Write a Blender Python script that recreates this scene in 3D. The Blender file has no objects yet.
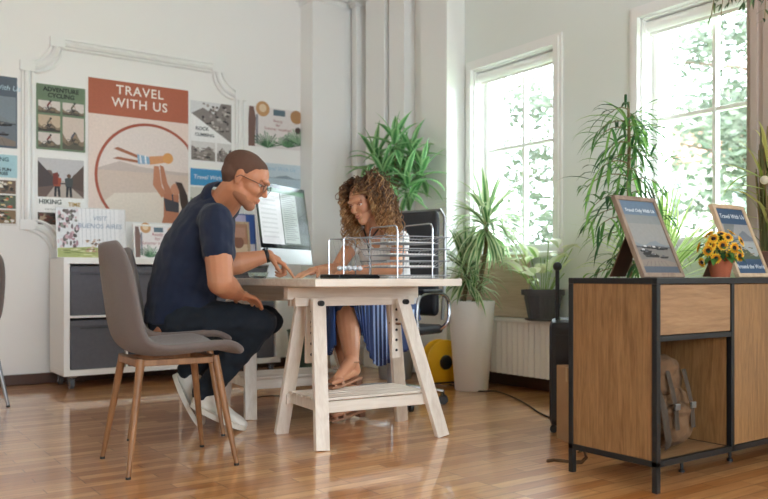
import bpy, bmesh, math, random
from mathutils import Vector, Matrix, Quaternion, noise as mnoise
R = math.radians
PI = math.pi
scene = bpy.context.scene
col = scene.collection

# ---------------------------------------------------------------- frames of reference
# World X runs along the poster wall, world Y along the window wall, Z up.
CX, CY = (0.817, -0.576), (0.576, 0.817)       # camera's right / forward in the world plane
EYE = 0.76
def W(x, d, z=0.0):                              # metres right of / in front of the viewpoint -> world
    return Vector((x*CX[0] + d*CY[0], x*CX[1] + d*CY[1], z))

# ---------------------------------------------------------------- camera
cam_d = bpy.data.cameras.new('camera'); cam = bpy.data.objects.new('camera', cam_d); col.objects.link(cam)
cam.location = (0, 0, EYE)
cam.rotation_euler = (R(90), 0, -math.atan2(CY[0], CY[1]))
cam_d.sensor_width = 36; cam_d.lens = 800/768*36
cam_d.shift_y = 27.5/768
cam_d.clip_start = 0.05; cam_d.clip_end = 200
cam_d.dof.use_dof = True; cam_d.dof.focus_distance = 3.6; cam_d.dof.aperture_fstop = 2.3
scene.camera = cam

# ---------------------------------------------------------------- world and daylight
world = bpy.data.worlds.new('sky'); scene.world = world; world.use_nodes = True
wn = world.node_tree.nodes; wn['Background'].inputs[0].default_value = (0.80, 0.91, 1.0, 1)
wn['Background'].inputs[1].default_value = 7.0
scene.view_settings.view_transform = 'Standard'; scene.view_settings.look = 'None'
scene.view_settings.gamma = 1; scene.view_settings.exposure = 1.55
scene.cycles.max_bounces = 10; scene.cycles.diffuse_bounces = 6
scene.cycles.use_denoising = True
scene.cycles.sample_clamp_indirect = 8
def window_portal(name, loc, rot, sx, sy):
    l = bpy.data.lights.new(name, 'AREA'); l.shape = 'RECTANGLE'; l.size = sx; l.size_y = sy
    l.cycles.is_portal = True
    o = bpy.data.objects.new(name, l); col.objects.link(o); o.location = loc; o.rotation_euler = rot
    return o
WIN_Y = [(3.60, 4.54), (2.12, 3.06), (-0.84, 0.10)]
for a, b in WIN_Y:
    window_portal('window_daylight', (4.25, (a+b)/2, 1.62), (0, R(90), 0), 1.4, 0.86)
window_portal('rear_fill_portal', (0.5, -2.95, 1.7), (R(90), 0, 0), 2.2, 1.6)  # steers sky light through the gap added in the back wall

# ---------------------------------------------------------------- materials
def lin(h):
    h = h.lstrip('#'); h = h if len(h) == 6 else ''.join(q*2 for q in h); c = [int(h[i:i+2], 16)/255 for i in (0, 2, 4)]
    return tuple((x/12.92 if x <= .04045 else ((x+.055)/1.055)**2.4) for x in c)
MATS = {}
def mat(name, c, rough=.5, metal=0, bump=0, bscale=60, var=0, vscale=8, coat=0, trans=0, spec=None, sss=0, sheen=0, attr=False, stretch=None):
    if name in MATS: return MATS[name]
    m = bpy.data.materials.new(name); m.use_nodes = True; nt = m.node_tree; N = nt.nodes; L = nt.links
    b = N['Principled BSDF']; rgb = lin(c) if isinstance(c, str) else c
    b.inputs['Base Color'].default_value = (*rgb, 1); b.inputs['Roughness'].default_value = rough
    b.inputs['Metallic'].default_value = metal
    if coat: b.inputs['Coat Weight'].default_value = coat; b.inputs['Coat Roughness'].default_value = .1
    if trans: b.inputs['Transmission Weight'].default_value = trans
    if spec is not None: b.inputs['Specular IOR Level'].default_value = spec
    if sss: b.inputs['Subsurface Weight'].default_value = sss; b.inputs['Subsurface Radius'].default_value = (1, .35, .2); b.inputs['Subsurface Scale'].default_value = .012
    if sheen: b.inputs['Sheen Weight'].default_value = sheen
    tc = N.new('ShaderNodeTexCoord'); src = tc.outputs['Object']
    if stretch:
        mp = N.new('ShaderNodeMapping'); mp.inputs['Scale'].default_value = stretch; L.new(src, mp.inputs[0]); src = mp.outputs[0]
    colsock = None
    if attr:
        at = N.new('ShaderNodeAttribute'); at.attribute_name = 'Col'; colsock = at.outputs['Color']; L.new(colsock, b.inputs['Base Color'])
    if var:
        nz = N.new('ShaderNodeTexNoise'); nz.inputs['Scale'].default_value = vscale; nz.inputs['Detail'].default_value = 5
        L.new(src, nz.inputs['Vector'])
        mx = N.new('ShaderNodeMix'); mx.data_type = 'RGBA'; mx.blend_type = 'MULTIPLY'; mx.inputs[0].default_value = 1
        rp = N.new('ShaderNodeValToRGB'); rp.color_ramp.elements[0].position = .3; rp.color_ramp.elements[1].position = .7
        rp.color_ramp.elements[0].color = (1-var,)*3+(1,); rp.color_ramp.elements[1].color = (1,)*4
        L.new(nz.outputs['Fac'], rp.inputs[0]); L.new(rp.outputs[0], mx.inputs[7])
        if colsock: L.new(colsock, mx.inputs[6])
        else: mx.inputs[6].default_value = (*rgb, 1)
        L.new(mx.outputs[2], b.inputs['Base Color'])
    if bump:
        nb = N.new('ShaderNodeTexNoise'); nb.inputs['Scale'].default_value = bscale; nb.inputs['Detail'].default_value = 3
        L.new(src, nb.inputs['Vector']); bp = N.new('ShaderNodeBump'); bp.inputs['Strength'].default_value = bump; bp.inputs['Distance'].default_value = .01
        L.new(nb.outputs['Fac'], bp.inputs['Height']); L.new(bp.outputs[0], b.inputs['Normal'])
    MATS[name] = m; return m

def leaf_mat(name, rough=.4, trans=.35):
    m = bpy.data.materials.new(name); m.use_nodes = True; nt = m.node_tree; N = nt.nodes; L = nt.links
    b = N['Principled BSDF']; b.inputs['Roughness'].default_value = rough
    at = N.new('ShaderNodeAttribute'); at.attribute_name = 'Col'; L.new(at.outputs['Color'], b.inputs['Base Color'])
    tr = N.new('ShaderNodeBsdfTranslucent'); L.new(at.outputs['Color'], tr.inputs['Color'])
    mx = N.new('ShaderNodeMixShader'); mx.inputs[0].default_value = trans
    L.new(b.outputs[0], mx.inputs[1]); L.new(tr.outputs[0], mx.inputs[2]); L.new(mx.outputs[0], N['Material Output'].inputs[0])
    return m

def wood_mat(name, c1, c2, axis='Z', rough=.45, scale=1.0):
    if name in MATS: return MATS[name]
    m = bpy.data.materials.new(name); m.use_nodes = True; nt = m.node_tree; N = nt.nodes; L = nt.links
    b = N['Principled BSDF']; b.inputs['Roughness'].default_value = rough
    tc = N.new('ShaderNodeTexCoord'); mp = N.new('ShaderNodeMapping')
    s = {'X': (1.2, 14, 14), 'Y': (14, 1.2, 14), 'Z': (14, 14, 1.2)}[axis]
    mp.inputs['Scale'].default_value = tuple(v*scale for v in s); L.new(tc.outputs['Object'], mp.inputs[0])
    n1 = N.new('ShaderNodeTexNoise'); n1.inputs['Scale'].default_value = 1.5; n1.inputs['Detail'].default_value = 6; n1.inputs['Distortion'].default_value = 1.2
    L.new(mp.outputs[0], n1.inputs['Vector'])
    n2 = N.new('ShaderNodeTexNoise'); n2.inputs['Scale'].default_value = 9; n2.inputs['Detail'].default_value = 4; L.new(mp.outputs[0], n2.inputs['Vector'])
    ad = N.new('ShaderNodeMath'); ad.operation = 'ADD'; L.new(n1.outputs['Fac'], ad.inputs[0])
    ml = N.new('ShaderNodeMath'); ml.operation = 'MULTIPLY'; ml.inputs[1].default_value = .45; L.new(n2.outputs['Fac'], ml.inputs[0]); L.new(ml.outputs[0], ad.inputs[1])
    rp = N.new('ShaderNodeValToRGB'); rp.color_ramp.elements[0].position = .5; rp.color_ramp.elements[1].position = .92
    rp.color_ramp.elements[0].color = (*lin(c1), 1); rp.color_ramp.elements[1].color = (*lin(c2), 1)
    L.new(ad.outputs[0], rp.inputs[0]); L.new(rp.outputs[0], b.inputs['Base Color'])
    bp = N.new('ShaderNodeBump'); bp.inputs['Strength'].default_value = .15; bp.inputs['Distance'].default_value = .002
    L.new(ad.outputs[0], bp.inputs['Height']); L.new(bp.outputs[0], b.inputs['Normal'])
    MATS[name] = m; return m

def floor_mat():
    m = bpy.data.materials.new('parquet'); m.use_nodes = True; nt = m.node_tree; N = nt.nodes; L = nt.links
    b = N['Principled BSDF']
    tc = N.new('ShaderNodeTexCoord')
    br = N.new('ShaderNodeTexBrick'); br.inputs['Scale'].default_value = 1; br.inputs['Brick Width'].default_value = .40
    br.inputs['Row Height'].default_value = .062; br.inputs['Mortar Size'].default_value = .0014; br.inputs['Mortar Smooth'].default_value = .3
    br.inputs['Color1'].default_value = (*lin('#f6c084'), 1); br.inputs['Color2'].default_value = (*lin('#c68449'), 1)
    br.inputs['Mortar'].default_value = (*lin('#5a3016'), 1); br.offset = .37; br.offset_frequency = 3
    L.new(tc.outputs['Object'], br.inputs['Vector'])
    mp = N.new('ShaderNodeMapping'); mp.inputs['Scale'].default_value = (2, 22, 1); L.new(tc.outputs['Object'], mp.inputs[0])
    nz = N.new('ShaderNodeTexNoise'); nz.inputs['Scale'].default_value = 2.5; nz.inputs['Detail'].default_value = 7; L.new(mp.outputs[0], nz.inputs['Vector'])
    rp = N.new('ShaderNodeValToRGB'); rp.color_ramp.elements[0].position = .3; rp.color_ramp.elements[1].position = .72
    rp.color_ramp.elements[0].color = (*lin('#d8c8b8'), 1); rp.color_ramp.elements[1].color = (1, 1, 1, 1); L.new(nz.outputs['Fac'], rp.inputs[0])
    mx = N.new('ShaderNodeMix'); mx.data_type = 'RGBA'; mx.blend_type = 'MULTIPLY'; mx.inputs[0].default_value = 1
    L.new(br.outputs['Color'], mx.inputs[6]); L.new(rp.outputs[0], mx.inputs[7]); L.new(mx.outputs[2], b.inputs['Base Color'])
    b.inputs['Roughness'].default_value = .3; b.inputs['Coat Weight'].default_value = 1; b.inputs['Coat IOR'].default_value = 1.55; b.inputs['Coat Roughness'].default_value = .08
    n3 = N.new('ShaderNodeTexNoise'); n3.inputs['Scale'].default_value = 5; L.new(tc.outputs['Object'], n3.inputs['Vector'])
    bp = N.new('ShaderNodeBump'); bp.inputs['Strength'].default_value = .10; bp.inputs['Distance'].default_value = .02
    L.new(n3.outputs['Fac'], bp.inputs['Height'])
    bp2 = N.new('ShaderNodeBump'); bp2.inputs['Strength'].default_value = .2; bp2.inputs['Distance'].default_value = .001
    L.new(br.outputs['Fac'], bp2.inputs['Height']); bp2.invert = True
    L.new(bp.outputs[0], bp2.inputs['Normal'])
    L.new(bp2.outputs[0], b.inputs['Normal']); L.new(bp2.outputs[0], b.inputs['Coat Normal'])
    return m

WALL = mat('wall_paint', '#f1f0ee', .75, bump=.04, bscale=30)
TRIM = mat('white_gloss_paint', '#f0f0ee', .35)
WHITE = mat('white_laminate', '#ecebe8', .4)
BASEB = mat('dark_brown_skirting', '#4a2c1c', .4, var=.3)
BLACKM = mat('black_powder_coat', '#0c0f11', .45)
CHROME = mat('chrome', '#aeb0b4', .25, 1)
STEEL = mat('brushed_steel', '#9b9ea1', .35, 1)
BLACKP = mat('black_plastic', '#17181a', .45)
OAK = wood_mat('oak_veneer', '#75532f', '#9b744a', 'Z', scale=2.2)
OAKX = wood_mat('oak_veneer_flat', '#7d5b3c', '#a07c56', 'X')
LEGW = wood_mat('beech_leg', '#77502f', '#986b44', 'Z')
BIRCH = wood_mat('whitewashed_birch', '#dccfc0', '#efe6da', 'Z', .5)
BIRCHX = wood_mat('whitewashed_birch_flat', '#dccfc0', '#efe6da', 'X', .5)
FABRIC = mat('taupe_upholstery', '#6d625d', .95, bump=.25, bscale=350, var=.12, vscale=200, sheen=.2)
GREYBOX = mat('grey_fabric_box', '#626269', .9, bump=.2, bscale=300, var=.12, vscale=40)
PRINT = mat('printed_paper', '#ffffff', .55, attr=True, var=.1, vscale=60)
INK = {}
def ink(c):
    return mat('ink_'+c.strip('#'), c, .5)
LEAF = leaf_mat('leaf')
OUTLEAF = leaf_mat('outdoor_leaf', .6, .45)
SOIL = mat('potting_soil', '#3a2a20', .95, bump=.6, bscale=80)

# ---------------------------------------------------------------- mesh helpers
class MB:
    def __init__(s): s.v = []; s.f = []; s.c = []; s.col = None
    def _add(s, vs, fs, c=None):
        o = len(s.v); s.v += [tuple(p) for p in vs]; s.f += [tuple(i+o for i in f) for f in fs]
        s.c += [c if c is not None else s.col]*len(fs)
    def box(s, x0, x1, y0, y1, z0, z1, M=None, c=None):
        vs = [Vector((x, y, z)) for x in (x0, x1) for y in (y0, y1) for z in (z0, z1)]
        if M is not None: vs = [M @ p for p in vs]
        s._add(vs, [(0,1,3,2),(4,6,7,5),(0,4,5,1),(2,3,7,6),(0,2,6,4),(1,5,7,3)], c)
    def obox(s, p, q, wdt, thk, side=None, c=None):
        """a board from p to q; wdt measured along `side`, thk across it"""
        p = Vector(p); q = Vector(q); d = (q-p).normalized()
        sd = Vector(side) if side is not None else Vector((0,0,1)).cross(d)
        if sd.length < 1e-4: sd = Vector((1,0,0))
        sd = (sd - d*sd.dot(d)).normalized(); up = d.cross(sd)
        vs = [e + sd*(a*wdt/2) + up*(b*thk/2) for e in (p, q) for a in (-1, 1) for b in (-1, 1)]
        s._add(vs, [(0,1,3,2),(4,6,7,5),(0,4,5,1),(2,3,7,6),(0,2,6,4),(1,5,7,3)], c)
    def tube(s, pts, r, n=8, cap=True, c=None, closed=False, flat=None, side=None):
        pts = [Vector(p) for p in pts]; m = len(pts)
        rs = r if isinstance(r, (list, tuple)) else [r]*m
        rings = []; prev = None
        for i, p in enumerate(pts):
            if closed: t = pts[(i+1) % m] - pts[i-1]
            else: t = pts[min(i+1, m-1)] - pts[max(i-1, 0)]
            if t.length < 1e-9: t = Vector((0,0,1))
            t.normalize()
            if prev is None:
                a = Vector(side) if side is not None else (Vector((0,0,1)) if abs(t.z) < .9 else Vector((1,0,0)))
            else: a = prev
            a = a - t*a.dot(t)
            if a.length < 1e-6: a = Vector((1,0,0)) - t*t.x
            a.normalize(); prev = a; b = t.cross(a)
            ri = rs[i]; ra, rb = ri if isinstance(ri, tuple) else (ri, ri*(flat or 1))
            rings.append([p + a*(ra*math.cos(2*PI*k/n)) + b*(rb*math.sin(2*PI*k/n)) for k in range(n)])
        vs = [q for rg in rings for q in rg]; fs = []
        for i in range(m if closed else m-1):
            j = (i+1) % m
            for k in range(n):
                fs.append((i*n+k, i*n+(k+1) % n, j*n+(k+1) % n, j*n+k))
        if cap and not closed:
            fs.append(tuple(range(n-1, -1, -1))); fs.append(tuple((m-1)*n+k for k in range(n)))
        s._add(vs, fs, c)
    def lathe(s, prof, n=32, M=None, c=None):
        vs = []; fs = []
        for r, z in prof:
            for k in range(n):
                p = Vector((r*math.cos(2*PI*k/n), r*math.sin(2*PI*k/n), z)); vs.append(M @ p if M is not None else p)
        for i in range(len(prof)-1):
            for k in range(n): fs.append((i*n+k, i*n+(k+1) % n, (i+1)*n+(k+1) % n, (i+1)*n+k))
        fs.append(tuple(range(n-1, -1, -1))); fs.append(tuple((len(prof)-1)*n+k for k in range(n)))
        s._add(vs, fs, c)
    def ball(s, p, r, n=12, m=8, c=None, M=None):
        rr = r if isinstance(r, tuple) else (r, r, r); vs = []; fs = []; p = Vector(p)
        for i in range(m+1):
            th = PI*i/m
            for k in range(n):
                q = Vector((rr[0]*math.sin(th)*math.cos(2*PI*k/n), rr[1]*math.sin(th)*math.sin(2*PI*k/n), rr[2]*math.cos(th)))
                vs.append(p + (M @ q if M is not None else q))
        for i in range(m):
            for k in range(n): fs.append((i*n+k, (i+1)*n+k, (i+1)*n+(k+1) % n, i*n+(k+1) % n))
        s._add(vs, fs, c)
    def loft(s, secs, side, n=20, c=None):
        """secs: (centre, half width along side, half depth)"""
        s.tube([q[0] for q in secs], [(q[1], q[2]) for q in secs], n, side=side, c=c)
    def poly(s, pts, c=None): s._add(pts, [tuple(range(len(pts)))], c)
    def grid(s, rows, c=None, cols=None):
        n = len(rows[0]); vs = [p for r_ in rows for p in r_]; fs = []
        for i in range(len(rows)-1):
            for k in range(n-1): fs.append((i*n+k, i*n+k+1, (i+1)*n+k+1, (i+1)*n+k))
        s._add(vs, fs, c)
        if cols:
            k0 = len(s.c)-len(fs)
            for q in range(len(fs)): s.c[k0+q] = cols[q]
    def mesh(s, name, m=None, smooth=False, weld=False):
        me = bpy.data.meshes.new(name); me.from_pydata(s.v, [], s.f)
        if any(x is not None for x in s.c):
            at = me.color_attributes.new('Col', 'FLOAT_COLOR', 'CORNER'); buf = []
            for p, cc in zip(me.polygons, s.c):
                cc = cc or (1, 1, 1)
                buf += [cc[0], cc[1], cc[2], 1.0]*p.loop_total
            at.data.foreach_set('color', buf)
        bm = bmesh.new(); bm.from_mesh(me)
        if weld: bmesh.ops.remove_doubles(bm, verts=bm.verts, dist=1e-5)
        bmesh.ops.recalc_face_normals(bm, faces=bm.faces); bm.to_mesh(me); bm.free()
        if m: me.materials.append(m)
        if smooth: me.polygons.foreach_set('use_smooth', [True]*len(me.polygons))
        me.update(); return me

def obj(name, mb, m, parent=None, smooth=False, bevel=0, world=True, solid=0, sub=0, loc=None, ang=None):
    me = mb.mesh(name, m, smooth) if isinstance(mb, MB) else mb
    o = bpy.data.objects.new(name, me); col.objects.link(o)
    if parent is not None:
        o.parent = parent
        if world: o.matrix_parent_inverse = rootmat(parent).inverted()
    if solid:
        q = o.modifiers.new('solid', 'SOLIDIFY'); q.thickness = solid; q.offset = 0
    if sub:
        q = o.modifiers.new('sub', 'SUBSURF'); q.levels = sub; q.render_levels = sub
    if bevel:
        q = o.modifiers.new('bevel', 'BEVEL'); q.width = bevel; q.segments = 2; q.limit_method = 'ANGLE'; q.angle_limit = R(40)
    if smooth and not sub:
        try: me.set_sharp_from_angle(angle=R(ang or 40))
        except Exception: pass
    return o
def rootmat(o):
    m = Matrix.LocRotScale(o.location, o.rotation_euler, o.scale)
    if o.parent: m = rootmat(o.parent) @ o.matrix_parent_inverse @ m
    return m
def tag(o, label=None, cat=None, group=None, kind=None):
    if label: o['label'] = label
    if cat: o['category'] = cat
    if group: o['group'] = group
    if kind: o['kind'] = kind
    return o
def thing(name, label, cat, loc=(0,0,0), rz=0, group=None):
    o = bpy.data.objects.new(name, None); col.objects.link(o); o.location = loc; o.rotation_euler = (0, 0, rz)
    o.empty_display_size = .1
    return tag(o, label, cat, group)
def struct(name, mb, m, **k):
    return tag(obj(name, mb, m, **k), kind='structure')
def copy_tree(o, parent=None):
    c = o.copy(); col.objects.link(c)
    if parent is not None: c.parent = parent
    for ch in list(o.children): copy_tree(ch, c)
    return c

# =============================================================== THE ROOM
XW, YL, ZC = 3.97, 6.08, 3.36
X0, Y0 = -2.8, -3.0
m = MB(); m.box(X0-.2, XW+.3, Y0-.2, YL+.2, -.1, 0)
fl = struct('floor', m, floor_mat())
m = MB(); m.box(X0-.2, XW+.4, Y0-.2, YL+.2, ZC, ZC+.12); struct('ceiling', m, WALL)
m = MB(); m.box(X0-.2, XW+.3, YL, YL+.2, 0, ZC); struct('wall_left', m, WALL)
# window wall with openings
m = MB(); zb, zt = .93, 2.29
ys = sorted(WIN_Y); edges = [Y0-.2] + [v for a, b in ys for v in (a+.065, b-.065)] + [YL]
for i in range(0, len(edges), 2): m.box(XW, XW+.3, edges[i], edges[i+1], 0, ZC)
for a, b in ys:
    m.box(XW, XW+.3, a+.065, b-.065, 0, zb); m.box(XW, XW+.3, a+.065, b-.065, zt, ZC)
struct('wall_right', m, mat('window_wall_paint', '#e6ebe7', .75, bump=.04, bscale=30))
# walls behind the viewpoint, with an unglazed gap added for fill light
m = MB(); m.box(X0-.2, -.6, Y0-.2, Y0, 0, ZC); m.box(1.6, XW, Y0-.2, Y0, 0, ZC); m.box(-.6, 1.6, Y0-.2, Y0, 0, .9); m.box(-.6, 1.6, Y0-.2, Y0, 2.5, ZC)
struct('wall_back', m, WALL)
m = MB(); m.box(X0-.2, X0, Y0, YL, 0, ZC)
struct('wall_side', m, WALL)
# baseboards
m = MB(); m.box(X0, 3.40, YL-.022, YL, 0, .075); struct('baseboard_left', m, BASEB, bevel=.004)
m = MB(); m.box(XW-.022, XW, Y0, 4.57, 0, .085); struct('baseboard_right', m, BASEB, bevel=.004)

# clustered pilasters of the corner
def pilaster(name, x0, x1, y0, y1):
    m = MB(); m.box(x0, x1, y0, y1, 0, 3.16)
    m.box(x0-.02, x1, y0-.02, y1+.0, 0, .16)
    for k, (g, z0, z1) in enumerate(((.02, 3.10, 3.13), (.05, 3.13, 3.20), (.08, 3.20, ZC))):
        m.box(x0-g, x1, y0-g, y1, z0, z1)
    return struct(name, m, TRIM, bevel=.006)
pilaster('trim_1', 3.40, 3.73, 5.87, YL)
m = MB(); m.box(3.73, XW, 5.90, YL, 0, 3.2); struct('trim_9', m, TRIM)
pilaster('trim_2', 3.79, XW, 4.57, 4.89)
pilaster('trim_3', 3.79, XW, 5.10, 5.31)
pilaster('trim_4', 3.79, XW, 5.37, 5.65)
pilaster('trim_5', 3.79, XW, 5.79, 5.869)
m = MB(); m.box(3.9, XW, 4.89, 5.10, 0, 3.2); m.box(3.93, XW, 5.31, 5.37, 0, 3.2); m.box(3.93, XW, 5.65, 5.79, 0, 3.2); struct('trim_6', m, TRIM)
m = MB(); m.box(3.60, XW, 4.4, YL, 3.20, 3.26); m.box(X0, 3.97, 5.98, YL, 3.28, 3.34); struct('trim_7', m, TRIM, bevel=.01)

SHADE_TONE = mat('shade_toned_paint', '#b3a499', .7)  # brown tone of this pilaster is shade put into its paint colour
m = MB(); m.box(3.75, XW, 1.66, 2.205, 0, ZC); m.box(3.735, 3.75, 2.14, 2.18, 0, ZC); m.box(3.742, 3.75, 2.08, 2.12, 0, ZC); m.box(3.735, 3.75, 1.70, 1.74, 0, ZC); struct('trim_10', m, SHADE_TONE, bevel=.004)
# moulded wall panel with scooped corners
def panel_path(x0, x1, z0, z1, n):
    pts = []
    def arc(cx, cz, a0, a1):
        for k in range(11):
            a = R(a0+(a1-a0)*k/10); pts.append((cx+n*math.cos(a), cz+n*math.sin(a)))
    arc(x0, z1, -90, 0); arc(x1, z1, 180, 270); arc(x1, z0, 90, 180); arc(x0, z0, 0, 90)
    return pts
m = MB()
for off, w_, t_ in ((0, .024, .034), (.034, .012, .022), (-.032, .010, .018)):
    pp = panel_path(1.197+off, 2.83-off, .93+off, 2.45-off, .2)
    m.tube([(x, YL-.001, z) for x, z in pp], [(t_*.8, w_)]*len(pp), 8, closed=True, side=(0,1,0))
for x, z in ((1.197, 2.25), (1.397, 2.45), (2.63, 2.45), (2.83, 2.25), (1.197, 1.13), (1.397, .93), (2.63, .93), (2.83, 1.13)):
    m.box(x-.05, x+.05, YL-.03, YL, z-.035, z+.035)
struct('trim_8', m, TRIM, smooth=True)

# windows
GLASS = bpy.data.materials.new('window_glass'); GLASS.use_nodes = True
_n = GLASS.node_tree; _g = _n.nodes['Principled BSDF']; _g.inputs['Roughness'].default_value = 0; _g.inputs['IOR'].default_value = 1.45
_tr = _n.nodes.new('ShaderNodeBsdfTransparent'); _mx = _n.nodes.new('ShaderNodeMixShader'); _gl = _n.nodes.new('ShaderNodeBsdfGlossy'); _gl.inputs['Roughness'].default_value = .0
_lw = _n.nodes.new('ShaderNodeLayerWeight'); _pw = _n.nodes.new('ShaderNodeMath'); _pw.operation = 'POWER'; _pw.inputs[1].default_value = 4
_n.links.new(_lw.outputs['Facing'], _pw.inputs[0]); _sc = _n.nodes.new('ShaderNodeMath'); _sc.operation = 'MULTIPLY_ADD'; _sc.inputs[1].default_value = .5; _sc.inputs[2].default_value = .04
_n.links.new(_pw.outputs[0], _sc.inputs[0]); _n.links.new(_sc.outputs[0], _mx.inputs[0]); _n.links.new(_tr.outputs[0], _mx.inputs[1]); _n.links.new(_gl.outputs[0], _mx.inputs[2])
_n.links.new(_mx.outputs[0], _n.nodes['Material Output'].inputs[0])
def window(i, a, b):
    m = MB(); w = .065
    # casing on the wall face, stepped
    for (g, t) in ((0, .018), (.02, .03)):
        e = w-g*.1
        m.box(XW-t, XW+.001, a+g, a+e, zb-.03, zt+g*.1); m.box(XW-t, XW+.001, b-e, b-g, zb-.03, zt+g*.1); m.box(XW-t, XW+.001, a+g, b-g, zt+g*.1, 2.36-g)
    # reveal lining and fixed frame
    m.box(XW, 4.1, a+w, a+w+.012, zb, zt); m.box(XW, 4.1, b-w-.012, b-w, zb, zt); m.box(XW, 4.1, a+w, b-w, zt-.012, zt)
    fr = tag(obj('window_%d' % i, m, TRIM), kind='structure')
    s = MB(); f = .035; A, B = a+w+.012, b-w-.012
    s.box(4.07, 4.13, A, A+f, zb, zt-.012); s.box(4.07, 4.13, B-f, B, zb, zt-.012)
    s.box(4.07, 4.13, A, B, zb, zb+.06); s.box(4.07, 4.13, A, B, zt-.05, zt-.012)
    mid = (A+B)/2; s.box(4.08, 4.12, mid-.012, mid+.012, zb, zt); s.box(4.082, 4.118, A, B, 1.685, 1.71)
    obj('sash', s, TRIM, fr, bevel=.003)
    g = MB(); g.box(4.098, 4.102, A+f, B-f, zb+.06, zt-.05); obj('pane', g, GLASS, fr)
    sl = MB(); sl.box(XW-.05, 4.13, a+.0, b-.0, zb-.035, zb); obj('window_sill', sl, TRIM, fr, bevel=.006)
for i, (a, b) in enumerate(WIN_Y): window(i+1, a, b)
for (a, b), lb in zip(WIN_Y[:2], ('white rolled-up blind above the window behind the tall white planter', 'white rolled-up blind above the window behind the wooden cabinet')):
    t = thing('roller_blind', lb, 'blind', (XW+.05, (a+b)/2, 2.25))
    m = MB(); m.tube([(XW+.055, a+.08, 2.245), (XW+.055, b-.08, 2.245)], .032, 16); obj('blind_roll', m, mat('blind_fabric', '#f4f4f2', .8), t, smooth=True)
    for q in (a+.078, b-.084):
        m = MB(); m.box(XW+.02, XW+.09, q, q+.006, 2.205, 2.277); obj('bracket', m, TRIM, t)
    m = MB(); m.box(XW+.05, XW+.062, a+.09, b-.09, 2.19, 2.21); obj('bottom_rail', m, TRIM, t, bevel=.002)

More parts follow.
